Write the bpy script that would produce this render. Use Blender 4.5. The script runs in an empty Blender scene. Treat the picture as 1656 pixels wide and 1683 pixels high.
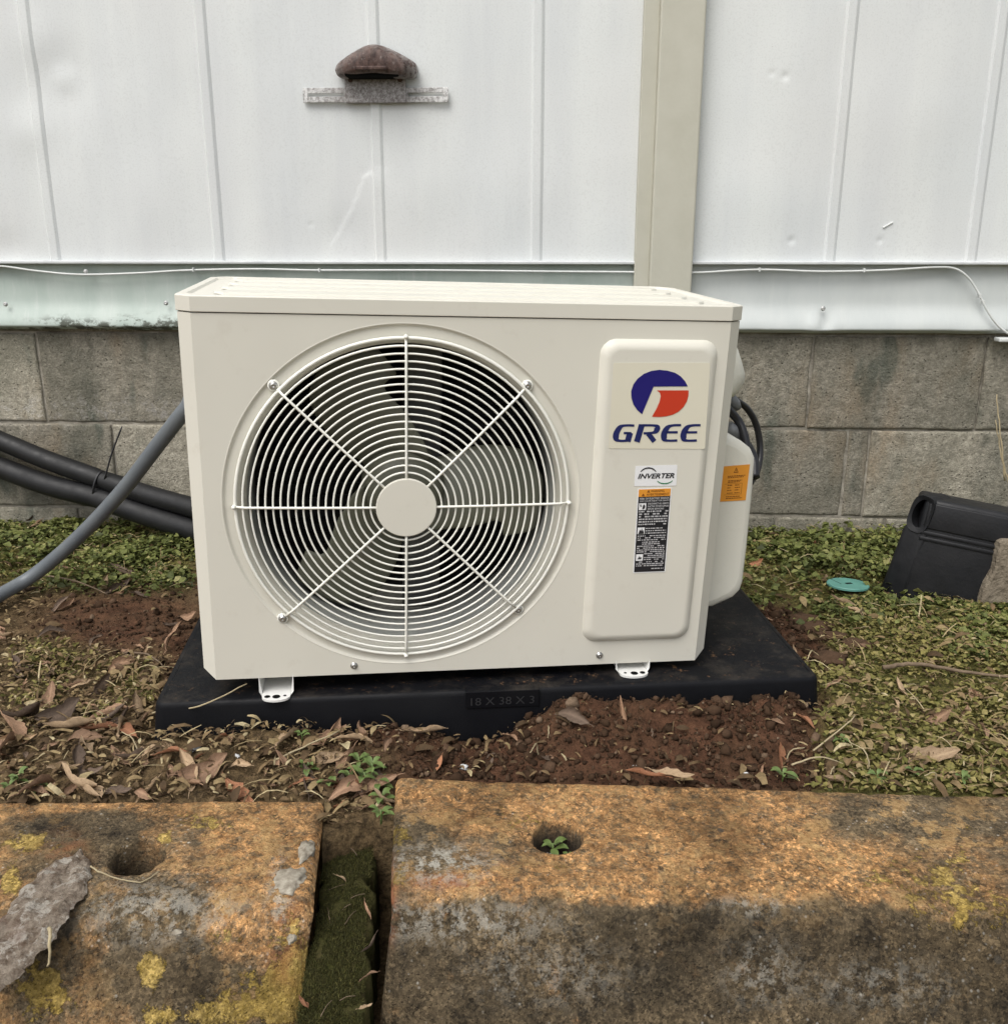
import bpy, bmesh, math, random
import numpy as np
from mathutils import Matrix, Vector, Euler

# ------------------------------------------------------------------ camera, sky, sun, exposure
SC = bpy.context.scene
COL = SC.collection
F_PX, CX, CY = 1509.33, 828.0, 841.5          # focal length and centre in photograph pixels (1656 wide)
PITCH, YAW, ROLL = -0.2760, 0.0443, -0.0005
CAM_H = 0.67

cam = bpy.data.cameras.new('camera')
cam.sensor_fit = 'HORIZONTAL'; cam.sensor_width = 36.0
cam.lens = 36.0 * F_PX / 1656.0
cam.clip_start = 0.02; cam.clip_end = 500
cam_o = bpy.data.objects.new('camera', cam); COL.objects.link(cam_o)
cam_o.location = (0, 0, CAM_H)
cam_o.rotation_euler = (math.pi/2 + PITCH, ROLL, YAW)
SC.camera = cam_o
SC.render.resolution_x = 1007; SC.render.resolution_y = 1024

SUN_EL, SUN_AZ = math.radians(56), math.radians(-150)      # azimuth of the sun seen from +Y, clockwise; behind the camera
world = bpy.data.worlds.new('World'); SC.world = world; world.use_nodes = True
wn = world.node_tree.nodes; wl = world.node_tree.links
bg = wn['Background']
sky = wn.new('ShaderNodeTexSky'); sky.sky_type = 'NISHITA'; sky.sun_disc = False
sky.sun_elevation = SUN_EL; sky.sun_rotation = SUN_AZ
sky.dust_density = 4.0; sky.air_density = 1.0; sky.ozone_density = 1.0
hs = wn.new('ShaderNodeHueSaturation'); hs.inputs['Saturation'].default_value = 0.28
wl.new(sky.outputs[0], hs.inputs['Color']); wl.new(hs.outputs[0], bg.inputs['Color'])
bg.inputs['Strength'].default_value = 0.13
sun = bpy.data.lights.new('sun', 'SUN'); sun.energy = 1.3; sun.angle = math.radians(40); sun.color = (1.0, 0.96, 0.9)
sun_o = bpy.data.objects.new('sun', sun); COL.objects.link(sun_o)
sd = Vector((math.sin(SUN_AZ)*math.cos(SUN_EL), math.cos(SUN_AZ)*math.cos(SUN_EL), math.sin(SUN_EL)))
sun_o.rotation_euler = sd.to_track_quat('Z', 'Y').to_euler(); sun_o.location = sd*10
SC.view_settings.view_transform = 'Standard'; SC.view_settings.look = 'None'
SC.view_settings.gamma = 1; SC.view_settings.use_curve_mapping = False
SC.view_settings.exposure = 0.43
SC.render.engine = 'CYCLES'

random.seed(7)
RNG = np.random.default_rng(11)

# ------------------------------------------------------------------ pixel <-> place
def rot(yaw, pitch, roll):
    return np.array((Matrix.Rotation(yaw, 3, 'Z') @ Matrix.Rotation(pitch, 3, 'X') @ Matrix.Rotation(roll, 3, 'Y')))
RC = rot(YAW, PITCH, ROLL)
CAM = np.array([0, 0, CAM_H])
def ray(px, py): return RC @ np.array([(px-CX)/F_PX, 1.0, -(py-CY)/F_PX])
def onz(px, py, z=0.0):
    d = ray(px, py); return CAM + d*((z-CAM_H)/d[2])
def ony(px, py, y):
    d = ray(px, py); return CAM + d*(y/d[1])
def to_px(P):
    P = np.atleast_2d(np.asarray(P, float)) - CAM
    c = P @ RC
    return np.stack([CX + F_PX*c[:, 0]/c[:, 1], CY - F_PX*c[:, 2]/c[:, 1]], 1)
YW = 2.2166                                     # the plane of the metal siding

# ------------------------------------------------------------------ noise
def _hash(i, j, k, s):
    n = (i*374761393 + j*668265263 + k*2147483647 + s*974634777) & 0xFFFFFFFF
    n = ((n ^ (n >> 13))*1274126177) & 0xFFFFFFFF
    n = (n ^ (n >> 16)) & 0xFFFFFFFF
    return n.astype(np.float64)/4294967295.0
def vnoise(x, y, z=None, s=0):
    x = np.asarray(x, float); y = np.asarray(y, float); z = np.zeros_like(x) if z is None else np.asarray(z, float)
    xi, yi, zi = np.floor(x).astype(np.int64), np.floor(y).astype(np.int64), np.floor(z).astype(np.int64)
    u, v, w = x-xi, y-yi, z-zi
    u, v, w = (t*t*(3-2*t) for t in (u, v, w))
    r = 0
    for a in (0, 1):
        for b in (0, 1):
            for c in (0, 1):
                r = r + _hash(xi+a, yi+b, zi+c, s)*(u if a else 1-u)*(v if b else 1-v)*(w if c else 1-w)
    return r*2-1
def fbm(x, y, z=None, o=4, s=0):
    r = 0; a = 0.5; f = 1.0
    for k in range(o):
        r = r + a*vnoise(np.asarray(x)*f, np.asarray(y)*f, None if z is None else np.asarray(z)*f, s+k*17); a *= .5; f *= 2.03
    return r
def sstep(a, b, x):
    t = np.clip((np.asarray(x, float)-a)/(b-a), 0, 1); return t*t*(3-2*t)

# ------------------------------------------------------------------ materials
def mk(name, rough=0.6, spec=0.5, metal=0.0):
    m = bpy.data.materials.new(name); m.use_nodes = True
    nt = m.node_tree; b = nt.nodes['Principled BSDF']
    b.inputs['Roughness'].default_value = rough; b.inputs['Metallic'].default_value = metal
    b.inputs['Specular IOR Level'].default_value = spec
    return m, nt, b
class NB:
    """tiny node builder"""
    def __init__(s, nt): s.nt = nt; s.pos = None
    def n(s, t, **k):
        x = s.nt.nodes.new(t)
        for a, b in k.items(): setattr(x, a, b)
        return x
    def link(s, a, b): s.nt.links.new(a, b)
    def coord(s):
        if s.pos is None: s.pos = s.n('ShaderNodeNewGeometry').outputs['Position']
        return s.pos
    def objc(s): return s.n('ShaderNodeTexCoord').outputs['Object']
    def scale(s, v, sc):
        m = s.n('ShaderNodeMapping'); m.inputs['Scale'].default_value = sc; s.link(v, m.inputs['Vector']); return m.outputs[0]
    def noise(s, scale, detail=4, rough=.55, vec=None, dist=0):
        x = s.n('ShaderNodeTexNoise'); x.inputs['Scale'].default_value = scale; x.inputs['Detail'].default_value = detail
        x.inputs['Roughness'].default_value = rough; x.inputs['Distortion'].default_value = dist
        s.link(vec if vec is not None else s.coord(), x.inputs['Vector']); return x.outputs['Fac']
    def voro(s, scale, vec=None, feature='F1', out='Distance'):
        x = s.n('ShaderNodeTexVoronoi', feature=feature); x.inputs['Scale'].default_value = scale
        s.link(vec if vec is not None else s.coord(), x.inputs['Vector']); return x.outputs[out]
    def ramp(s, fac, stops):
        r = s.n('ShaderNodeValToRGB'); el = r.color_ramp.elements
        while len(el) < len(stops): el.new(.5)
        for e, (p, c) in zip(el, stops):
            e.position = p; e.color = (c, c, c, 1) if isinstance(c, (int, float)) else (*c, 1)
        s.link(fac, r.inputs[0]); return r.outputs[0]
    def mix(s, fac, a, b, blend='MIX'):
        m = s.n('ShaderNodeMix', data_type='RGBA', blend_type=blend)
        for sock, v in ((m.inputs[0], fac), (m.inputs[6], a), (m.inputs[7], b)):
            if hasattr(v, 'links'): s.link(v, sock)
            elif isinstance(v, (int, float)): sock.default_value = v
            else: sock.default_value = (*v, 1)
        return m.outputs[2]
    def math(s, op, a, b=0.0, clamp=False):
        m = s.n('ShaderNodeMath', operation=op, use_clamp=clamp)
        for sock, v in ((m.inputs[0], a), (m.inputs[1], b)):
            if hasattr(v, 'links'): s.link(v, sock)
            else: sock.default_value = v
        return m.outputs[0]
    def attr(s, name, out='Fac'):
        a = s.n('ShaderNodeAttribute', attribute_name=name); return a.outputs[out]
    def bump(s, h, strength, dist, bsdf):
        b = s.n('ShaderNodeBump'); b.inputs['Strength'].default_value = strength; b.inputs['Distance'].default_value = dist
        s.link(h, b.inputs['Height']); s.link(b.outputs[0], bsdf.inputs['Normal'])
def simple(name, c, c2=None, scale=30, rough=.5, spec=.5, metal=0, bump=0, bscale=200, bdist=.001, rvar=0, obj=False):
    m, nt, b = mk(name, rough, spec, metal); B = NB(nt)
    v = B.objc() if obj else B.coord()
    if c2 is None: c2 = tuple(x*.82 for x in c)
    f = B.noise(scale, 5, .6, v)
    B.link(B.mix(B.ramp(f, [(.3, 0.), (.7, 1.)]), c, c2), b.inputs['Base Color'])
    if rvar: B.link(B.ramp(B.noise(scale*1.7, 4, .6, v), [(.3, max(0, rough-rvar)), (.7, min(1, rough+rvar))]), b.inputs['Roughness'])
    if bump: B.bump(B.noise(bscale, 3, .6, v), bump, bdist, b)
    return m
M = {}
# painted siding: white enamel with faint streaks, grime and chalking
def siding_mat():
    m, nt, b = mk('siding_paint', .42, .45); B = NB(nt); P = B.coord()
    streak = B.noise(3.0, 5, .6, B.scale(P, (3.2, 1, .35)))
    big = B.noise(2.2, 3, .5)
    col = B.mix(B.ramp(streak, [(.35, 0.), (.7, 1.)]), (.70, .727, .72), (.615, .64, .65))
    col = B.mix(B.ramp(big, [(.42, 0.), (.75, .5)]), col, (.68, .675, .655))
    spk = B.noise(260, 2, .5)
    col = B.mix(B.ramp(spk, [(.3, .22), (.5, 0.)]), col, (.45, .46, .45))
    dirt = B.voro(16); col = B.mix(B.ramp(dirt, [(.0, .75), (.022, 0.)]), col, (.35, .33, .3))
    B.link(col, b.inputs['Base Color'])
    B.link(B.ramp(streak, [(.3, .36), (.7, .55)]), b.inputs['Roughness'])
    B.bump(B.math('ADD', B.noise(320, 2), B.math('MULTIPLY', B.noise(9, 3, .5), 4.)), .12, .0012, b)
    return m
M['siding'] = siding_mat()
def flash_mat(name, base, alt, wear):
    m, nt, b = mk(name, .5, .4); B = NB(nt); P = B.coord()
    s = B.noise(6, 5, .65, B.scale(P, (1.5, 1, .6)))
    col = B.mix(B.ramp(s, [(.35, 0.), (.65, 1.)]), base, alt)
    sc = B.noise(14, 4, .7, B.scale(P, (4, 1, .5)))
    col = B.mix(B.ramp(sc, [(.55, 0.), (.75, .5)]), col, (.58, .61, .59))
    w = B.math('MULTIPLY', B.attr('wear'), B.ramp(B.noise(38, 5, .7, B.scale(P, (.8, 1, 1.2))), [(.46, 0.), (.54, 1.)]))
    col = B.mix(w, col, wear)
    B.link(col, b.inputs['Base Color'])
    B.bump(B.math('ADD', B.noise(300, 2), B.math('MULTIPLY', w, -2.)), .15, .001, b)
    return m
M['flash_green'] = flash_mat('flashing_green', (.50, .565, .525), (.40, .475, .435), (.09, .10, .08))
M['flash_white'] = flash_mat('flashing_white', (.56, .59, .58), (.50, .535, .53), (.55, .57, .55))
M['trim_gray'] = simple('drip_trim', (.62, .64, .64), (.5, .52, .53), 20, .45)
M['post'] = simple('post_paint', (.50, .49, .415), (.45, .44, .365), 12, .55, bump=.25, bscale=120, bdist=.0015)
def block_mat():
    m, nt, b = mk('concrete_block', .95, .2); B = NB(nt); P = B.coord()
    col = B.mix(B.ramp(B.noise(55, 6, .75), [(.36, 0.), (.64, 1.)]), (.255, .235, .185), (.46, .425, .345))
    big = B.noise(4.5, 4, .6, B.scale(P, (1, 1, .7)))
    col = B.mix(B.ramp(big, [(.45, 0.), (.62, .65)]), col, (.185, .18, .14))
    br = B.noise(6, 4, .6, B.scale(P, (1.3, 1, .5))); col = B.mix(B.ramp(br, [(.55, 0.), (.7, .5)]), col, (.33, .255, .17))
    g = B.noise(5.2, 3, .5, B.scale(P, (2.2, 1, .8))); col = B.mix(B.ramp(g, [(.61, 0.), (.69, .55)]), col, (.055, .085, .07))
    dm = B.noise(3.1, 5, .65, B.scale(P, (1.6, 1, .9))); col = B.mix(B.ramp(dm, [(.54, 0.), (.66, .55)]), col, (.10, .105, .085))
    wh = B.noise(30, 5, .8); sepz = B.n('ShaderNodeSeparateXYZ'); B.link(P, sepz.inputs[0])
    bw = B.math('MULTIPLY', B.ramp(wh, [(.5, 0.), (.6, .9)]), B.attr('splash'))
    col = B.mix(bw, col, (.42, .40, .36))
    cellv = B.n('ShaderNodeSeparateColor'); B.link(B.voro(330, out='Color'), cellv.inputs[0])
    col = B.mix(1., col, B.ramp(cellv.outputs[0], [(0., .82), (.6, 1.), (1., 1.2)]), 'MULTIPLY')
    pit = B.voro(85); col = B.mix(B.ramp(pit, [(.0, .9), (.16, 0.)]), col, (.035, .034, .03))
    tint = B.attr('tint'); col = B.mix(1.0, col, B.ramp(tint, [(0., .72), (1., 1.15)]), 'MULTIPLY')
    B.link(col, b.inputs['Base Color'])
    h = B.math('ADD', B.noise(140, 5, .75), B.math('MULTIPLY', B.ramp(pit, [(.0, 0.), (.2, 1.)]), .8))
    h = B.math('ADD', h, B.math('MULTIPLY', B.noise(28, 4, .6), 1.2))
    B.bump(h, .95, .005, b)
    return m
M['block'] = block_mat()
M['mortar'] = simple('mortar', (.42, .39, .33), (.12, .108, .085), 22, .95, .2, bump=.8, bscale=120, bdist=.004)
def unit_mat(name, c, gloss=.42):
    m, nt, b = mk(name, gloss, .5); B = NB(nt); P = B.objc()
    col = B.mix(B.ramp(B.noise(5, 3, .5, P), [(.35, 0.), (.7, 1.)]), c, tuple(x*.95 for x in c))
    sp = B.voro(60, P); col = B.mix(B.ramp(sp, [(.0, .35), (.03, 0.)]), col, (.3, .26, .2))
    d = B.noise(26, 5, .7, P); col = B.mix(B.ramp(d, [(.58, 0.), (.8, .22)]), col, (.42, .37, .29))
    B.link(col, b.inputs['Base Color'])
    B.link(B.ramp(B.noise(18, 4, .6, P), [(.3, gloss-.07), (.7, gloss+.1)]), b.inputs['Roughness'])
    B.bump(B.noise(900, 2, .5, P), .12, .0004, b)
    return m
M['unit'] = unit_mat('unit_paint', (.675, .658, .58))
M['wire'] = unit_mat('guard_wire', (.86, .86, .79), .32)
M['cover'] = unit_mat('cover_plastic', (.70, .69, .61), .45)
M['duct'] = simple('duct_plastic', (.40, .41, .39), (.34, .35, .33), 14, .45, obj=True)
M['fan'] = simple('fan_plastic', (.13, .13, .095), (.105, .11, .08), 9, .5, obj=True)
M['dark_in'] = simple('unit_inside', (.012, .012, .012), (.02, .02, .02), 20, .7, obj=True)
M['fin'] = simple('coil_fins', (.03, .032, .035), (.05, .052, .055), 40, .45, metal=.6, obj=True)
M['motor'] = simple('motor_metal', (.16, .16, .155), (.12, .12, .115), 30, .45, metal=.3, obj=True)
M['steel'] = simple('screw_steel', (.55, .55, .53), (.38, .37, .35), 300, .32, metal=.9, obj=True)
M['galv'] = simple('galvanised', (.62, .63, .62), (.42, .42, .41), 160, .42, metal=.45, bump=.2, bscale=300)
M['foot_white'] = simple('foot_paint', (.78, .78, .76), (.70, .70, .67), 40, .4, obj=True)
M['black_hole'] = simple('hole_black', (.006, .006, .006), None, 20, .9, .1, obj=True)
def pad_mat():
    m, nt, b = mk('pad_plastic', .5, .16); B = NB(nt); P = B.coord()
    col = B.mix(B.ramp(B.noise(7, 4, .6), [(.35, 0.), (.7, 1.)]), (.004, .0043, .006), (.0075, .0078, .009))
    up = B.n('ShaderNodeSeparateXYZ'); g = B.n('ShaderNodeNewGeometry'); B.link(g.outputs['Normal'], up.inputs[0])
    top = B.ramp(up.outputs['Z'], [(.7, 0.), (.95, 1.)])
    dust = B.math('MULTIPLY', B.ramp(B.noise(16, 6, .75), [(.48, 0.), (.72, .55)]), top)
    col = B.mix(dust, col, (.060, .050, .040))
    mud = B.math('MULTIPLY', B.ramp(B.noise(75, 5, .75), [(.60, 0.), (.67, .8)]), B.math('MULTIPLY', top, B.attr('mud')))
    col = B.mix(mud, col, (.17, .095, .05))
    fl = B.math('MULTIPLY', B.ramp(B.voro(70), [(.0, .7), (.07, 0.)]), top); col = B.mix(fl, col, (.2, .18, .15))
    B.link(col, b.inputs['Base Color'])
    B.link(B.ramp(B.noise(10, 5, .7), [(.3, .42), (.7, .65)]), b.inputs['Roughness'])
    B.bump(B.math('ADD', B.noise(420, 3), B.math('MULTIPLY', mud, 2.)), .25, .001, b)
    return m
M['pad'] = pad_mat()
M['pad_text'] = simple('pad_lettering', (.030, .031, .034), None, 40, .35)
M['insul'] = simple('pipe_foam', (.006, .0064, .0075), (.012, .012, .0125), 26, .55, .4, bump=.35, bscale=160, bdist=.001, rvar=.1)
M['conduit'] = simple('conduit_grey', (.115, .13, .145), (.145, .16, .17), 20, .42, .5, bump=.12, bscale=300)
M['cable_black'] = simple('cable_black', (.012, .012, .014), (.02, .02, .022), 50, .35)
M['cable_white'] = simple('cable_white', (.68, .70, .69), (.58, .60, .58), 30, .45)
M['grey_pl'] = simple('grey_gland', (.20, .21, .22), (.16, .165, .17), 60, .45)
M['can'] = simple('can_plastic', (.0065, .0072, .009), (.012, .012, .0135), 18, .5, .35, bump=.4, bscale=150, bdist=.001, rvar=.12)
M['teal'] = simple('teal_plastic', (.115, .30, .25), (.09, .24, .20), 40, .5, bump=.1)
def rust_mat():
    m, nt, b = mk('rusty_enamel', .6, .4, .15); B = NB(nt)
    col = B.mix(B.ramp(B.noise(60, 5, .75, B.scale(B.coord(), (1.4, 1, .6))), [(.38, 0.), (.62, 1.)]), (.032, .016, .013), (.105, .062, .050))
    col = B.mix(B.ramp(B.noise(110, 4, .8), [(.58, 0.), (.68, .4)]), col, (.30, .27, .25))
    col = B.mix(B.math('MULTIPLY', B.attr('rim'), B.ramp(B.noise(90, 4, .7), [(.4, 0.), (.55, .9)])), col, (.46, .44, .42))
    B.link(col, b.inputs['Base Color']); B.bump(B.noise(160, 4, .7), .5, .0015, b)
    return m
M['rust'] = rust_mat()
def galv_old():
    m, nt, b = mk('old_galvanised', .5, .5, .35); B = NB(nt)
    col = B.mix(B.ramp(B.noise(150, 4, .75), [(.4, 0.), (.56, 1.)]), (.30, .29, .28), (.70, .70, .69))
    r = B.math('MULTIPLY', B.attr('rim'), B.ramp(B.noise(110, 4, .8), [(.3, 1.), (.62, .55)]))
    col = B.mix(r, col, (.085, .062, .055))
    B.link(col, b.inputs['Base Color']); B.bump(B.noise(200, 3), .3, .001, b)
    return m
M['galv_old'] = galv_old()
# labels
M['lab_cream'] = simple('label_cream', (.70, .67, .55), (.68, .65, .53), 10, .35, obj=True)
M['lab_white'] = simple('label_white', (.80, .81, .82), (.77, .78, .79), 10, .35, obj=True)
M['lab_black'] = simple('label_black', (.012, .013, .018), (.018, .019, .024), 10, .35, obj=True)
M['lab_orange'] = simple('label_orange', (.72, .30, .035), (.68, .28, .035), 10, .4, obj=True)
M['ink_blue'] = simple('ink_blue', (.012, .008, .14), (.013, .009, .15), 10, .35, obj=True)
M['ink_navy'] = simple('ink_navy', (.012, .018, .10), (.014, .02, .11), 10, .35, obj=True)
M['ink_red'] = simple('ink_red', (.55, .045, .018), (.51, .042, .018), 10, .35, obj=True)
M['ink_green'] = simple('ink_green', (.03, .20, .08), (.03, .18, .08), 10, .35, obj=True)
M['ink_black'] = simple('ink_black', (.02, .02, .025), (.025, .025, .03), 10, .4, obj=True)
M['ink_grey'] = simple('ink_grey', (.52, .52, .53), (.45, .45, .46), 10, .4, obj=True)
M['ink_brown'] = simple('ink_brown', (.20, .07, .012), (.18, .065, .012), 10, .4, obj=True)
# concrete parking stops with lichen
def stop_mat():
    m, nt, b = mk('lichened_concrete', .93, .25); B = NB(nt); P = B.coord()
    c1 = B.n('ShaderNodeSeparateColor'); B.link(B.voro(300, out='Color'), c1.inputs[0])
    c2 = B.n('ShaderNodeSeparateColor'); B.link(B.voro(520, out='Color'), c2.inputs[0])
    fine = B.noise(420, 4, .8)
    grain = B.math('ADD', B.math('MULTIPLY', c1.outputs[0], .45), B.math('ADD', B.math('MULTIPLY', c2.outputs[0], .25), B.math('MULTIPLY', fine, .55)))
    gain = B.ramp(grain, [(.28, .30), (.50, .80), (.70, 1.4), (.90, 2.7)])
    gain = B.mix(B.ramp(B.noise(17, 6, .75), [(.36, .75), (.62, .1)]), gain, B.ramp(B.noise(60, 8, .85), [(.36, .35), (.5, .95), (.64, 1.6)]))
    base = B.mix(B.ramp(B.noise(14, 6, .7), [(.38, 0.), (.66, 1.)]), (.175, .142, .098), (.095, .080, .058))
    base = B.mix(B.ramp(B.noise(6, 4, .6), [(.46, 0.), (.68, .6)]), base, (.20, .155, .095))
    base = B.mix(B.ramp(B.noise(34, 6, .75), [(.50, 0.), (.62, .8)]), base, (.045, .038, .028))
    base = B.mix(1., base, gain, 'MULTIPLY'); base = B.mix(1., base, (1.06, .97, .82), 'MULTIPLY')
    agg = B.voro(230)
    peb = B.voro(120); base = B.mix(B.math('MULTIPLY', B.ramp(peb, [(.12, .9), (.22, 0.)]), B.ramp(B.noise(30, 4), [(.50, 0.), (.60, 1.)])), base, (.50, .46, .39))
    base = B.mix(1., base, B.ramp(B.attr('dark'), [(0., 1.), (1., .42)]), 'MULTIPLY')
    # orange stain and lichen
    o_n = B.math('ADD', B.math('MULTIPLY', B.noise(19, 8, .75), 1.0), B.math('MULTIPLY', B.attr('orange'), .62))
    o_m = B.math('MULTIPLY', B.ramp(o_n, [(.58, 0.), (.84, .93)]), B.ramp(B.noise(95, 5, .8), [(.40, .12), (.54, 1.)]))
    ocol = B.mix(B.ramp(B.noise(70, 8, .8), [(.40, 0.), (.58, 1.)]), (.27, .135, .050), (.62, .345, .14))
    ocol = B.mix(B.ramp(B.noise(13, 5, .65), [(.48, 0.), (.68, .55)]), ocol, (.45, .24, .10)); ocol = B.mix(.75, ocol, gain, 'MULTIPLY')
    col = B.mix(o_m, base, ocol)
    tan = B.math('MULTIPLY', B.ramp(B.noise(26, 10, .72), [(.53, 0.), (.56, .85)]), B.attr('tan')); col = B.mix(tan, col, B.mix(B.ramp(B.noise(120, 5, .8), [(.4, 0.), (.6, 1.)]), (.33, .19, .075), (.57, .375, .165)))
    y_n = B.math('ADD', B.math('MULTIPLY', B.noise(40, 10, .78), 1.6), B.math('MULTIPLY', B.attr('yellow'), .55))
    y_m = B.ramp(B.math('MULTIPLY', y_n, .5), [(.572, 0.), (.592, .9)])
    ycol = B.mix(B.ramp(B.noise(170, 4, .7), [(.38, 0.), (.6, 1.)]), (.24, .165, .035), (.56, .40, .13))
    ycol = B.mix(B.math('MULTIPLY', B.attr('olive'), .75), ycol, (.31, .215, .045)); ycol = B.mix(.6, ycol, gain, 'MULTIPLY')
    col = B.mix(y_m, col, ycol)
    col = B.mix(1., col, B.ramp(B.noise(8, 7, .7), [(.34, .50), (.5, 1.0), (.66, 1.38)]), 'MULTIPLY')
    r_m = B.math('MULTIPLY', B.attr('red'), B.ramp(B.noise(45, 5, .7), [(.42, 0.), (.56, .9)])); col = B.mix(r_m, col, (.34, .125, .055))
    w_m = B.math('MULTIPLY', B.attr('white'), B.ramp(B.noise(75, 5, .78), [(.47, 0.), (.56, .9)])); col = B.mix(w_m, col, (.58, .55, .47))
    spot = B.voro(17); col = B.mix(B.ramp(spot, [(.055, .8), (.085, 0.)]), col, (.075, .065, .05))
    col = B.mix(B.attr('hole'), col, (.035, .026, .018))  # pin hole interiors take a dark soil colour that also paints in their shade
    B.link(col, b.inputs['Base Color'])
    h = B.math('ADD', B.math('MULTIPLY', grain, 1.2), B.math('MULTIPLY', B.ramp(agg, [(.1, 1.), (.3, 0.)]), .5))
    h = B.math('ADD', h, B.math('MULTIPLY', y_m, .5)); h = B.math('ADD', h, B.math('MULTIPLY', B.noise(45, 4, .6), 1.6))
    B.bump(h, 1., .0045, b)
    return m
M['stop'] = stop_mat()
def ground_mat():
    m, nt, b = mk('soil', .97, .15); B = NB(nt)
    red = B.mix(B.ramp(B.noise(60, 6, .75), [(.35, 0.), (.66, 1.)]), (.055, .027, .016), (.165, .082, .047))
    red = B.mix(B.ramp(B.noise(9, 4, .6), [(.45, 0.), (.7, .6)]), red, (.095, .058, .032))
    lit = B.mix(B.ramp(B.noise(85, 6, .8), [(.36, 0.), (.64, 1.)]), (.045, .032, .018), (.24, .165, .085))
    mos = B.mix(B.ramp(B.noise(120, 5, .8), [(.36, 0.), (.64, 1.)]), (.030, .034, .010), (.20, .185, .05))
    col = B.mix(B.attr('litter'), red, lit); col = B.mix(B.attr('moss'), col, mos)
    B.link(col, b.inputs['Base Color'])
    B.bump(B.math('ADD', B.noise(110, 6, .8), B.math('MULTIPLY', B.noise(30, 4, .7), 1.5)), 1., .008, b)
    return m
M['ground'] = ground_mat()
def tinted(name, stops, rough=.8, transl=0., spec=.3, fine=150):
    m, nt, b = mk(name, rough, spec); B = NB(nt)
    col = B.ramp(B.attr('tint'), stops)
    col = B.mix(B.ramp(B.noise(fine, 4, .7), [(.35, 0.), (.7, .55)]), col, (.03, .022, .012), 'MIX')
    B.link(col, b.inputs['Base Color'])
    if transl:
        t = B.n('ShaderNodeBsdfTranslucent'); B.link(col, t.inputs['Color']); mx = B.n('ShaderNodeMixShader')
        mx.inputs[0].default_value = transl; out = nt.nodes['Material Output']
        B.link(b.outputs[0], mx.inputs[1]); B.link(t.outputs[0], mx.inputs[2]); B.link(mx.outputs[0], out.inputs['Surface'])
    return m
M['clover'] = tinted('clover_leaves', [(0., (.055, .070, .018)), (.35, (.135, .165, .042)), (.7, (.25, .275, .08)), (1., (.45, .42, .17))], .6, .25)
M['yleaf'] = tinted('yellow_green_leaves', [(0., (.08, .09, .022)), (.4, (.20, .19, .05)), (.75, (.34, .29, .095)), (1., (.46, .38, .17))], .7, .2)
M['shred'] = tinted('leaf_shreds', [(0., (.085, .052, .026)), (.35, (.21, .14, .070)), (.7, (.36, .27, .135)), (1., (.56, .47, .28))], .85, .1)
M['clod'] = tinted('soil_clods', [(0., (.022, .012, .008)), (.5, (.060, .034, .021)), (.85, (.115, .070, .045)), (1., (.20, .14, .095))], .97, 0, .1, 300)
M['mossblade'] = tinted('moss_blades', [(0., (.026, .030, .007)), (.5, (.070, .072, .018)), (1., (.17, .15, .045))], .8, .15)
M['twig'] = simple('twig_bark', (.20, .145, .095), (.115, .08, .05), 80, .85, bump=.5, bscale=300)
M['stem'] = simple('dry_stem', (.42, .35, .22), (.32, .26, .15), 60, .8)
def leaf_mat(name, a, c, e):
    m, nt, b = mk(name, .72, .3); B = NB(nt); P = B.objc()
    col = B.mix(B.ramp(B.noise(60, 5, .7, P), [(.35, 0.), (.65, 1.)]), a, c)
    col = B.mix(B.ramp(B.noise(25, 4, .6, P), [(.55, 0.), (.7, .7)]), col, e)
    vein = B.attr('vein'); col = B.mix(B.math('MULTIPLY', vein, .5), col, tuple(min(1, x*1.6) for x in c))
    oi = B.n('ShaderNodeObjectInfo'); col = B.mix(1., col, B.ramp(oi.outputs['Random'], [(0., .68), (1., 1.25)]), 'MULTIPLY')
    B.link(col, b.inputs['Base Color']); B.bump(B.math('ADD', B.noise(120, 4, .7, P), B.math('MULTIPLY', vein, .6)), .6, .0015, b)
    return m
M['leaf_brown'] = leaf_mat('dry_leaf_brown', (.19, .112, .068), (.30, .19, .12), (.11, .062, .038))
M['leaf_tan'] = leaf_mat('dry_leaf_tan', (.30, .205, .125), (.40, .29, .18), (.19, .115, .07))
M['leaf_dark'] = leaf_mat('dry_leaf_dark', (.085, .058, .042), (.14, .10, .072), (.05, .035, .025))
M['leaf_red'] = leaf_mat('dry_leaf_russet', (.235, .10, .052), (.32, .155, .082), (.14, .06, .034))
M['green_leaf'] = simple('seedling_leaf', (.13, .185, .05), (.085, .13, .035), 120, .55, obj=True)
M['pebble'] = simple('white_pebble', (.42, .385, .31), (.15, .12, .085), 130, .75, bump=.4)
M['stone'] = simple('rough_stone', (.27, .23, .175), (.12, .098, .072), 40, .95, .2, bump=1., bscale=110, bdist=.005)
def bark_mat():
    m, nt, b = mk('weathered_bark', .9, .2); B = NB(nt)
    col = B.mix(B.ramp(B.noise(75, 7, .75), [(.38, 0.), (.6, 1.)]), (.14, .10, .07), (.37, .31, .245))
    col = B.mix(B.ramp(B.noise(48, 8, .75), [(.51, 0.), (.57, .9)]), col, (.52, .475, .41))
    col = B.mix(B.ramp(B.noise(20, 4, .6), [(.55, 0.), (.68, .6)]), col, (.16, .085, .06))
    B.link(col, b.inputs['Base Color']); B.bump(B.noise(130, 7, .8), 1., .007, b); return m
M['bark'] = bark_mat()
M['mossy'] = simple('mossy_wood', (.040, .043, .012), (.062, .052, .022), 45, .95, .1, bump=1., bscale=140, bdist=.004)
M['litter_bit'] = simple('pale_scrap', (.70, .72, .73), (.5, .51, .52), 80, .6)

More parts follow.
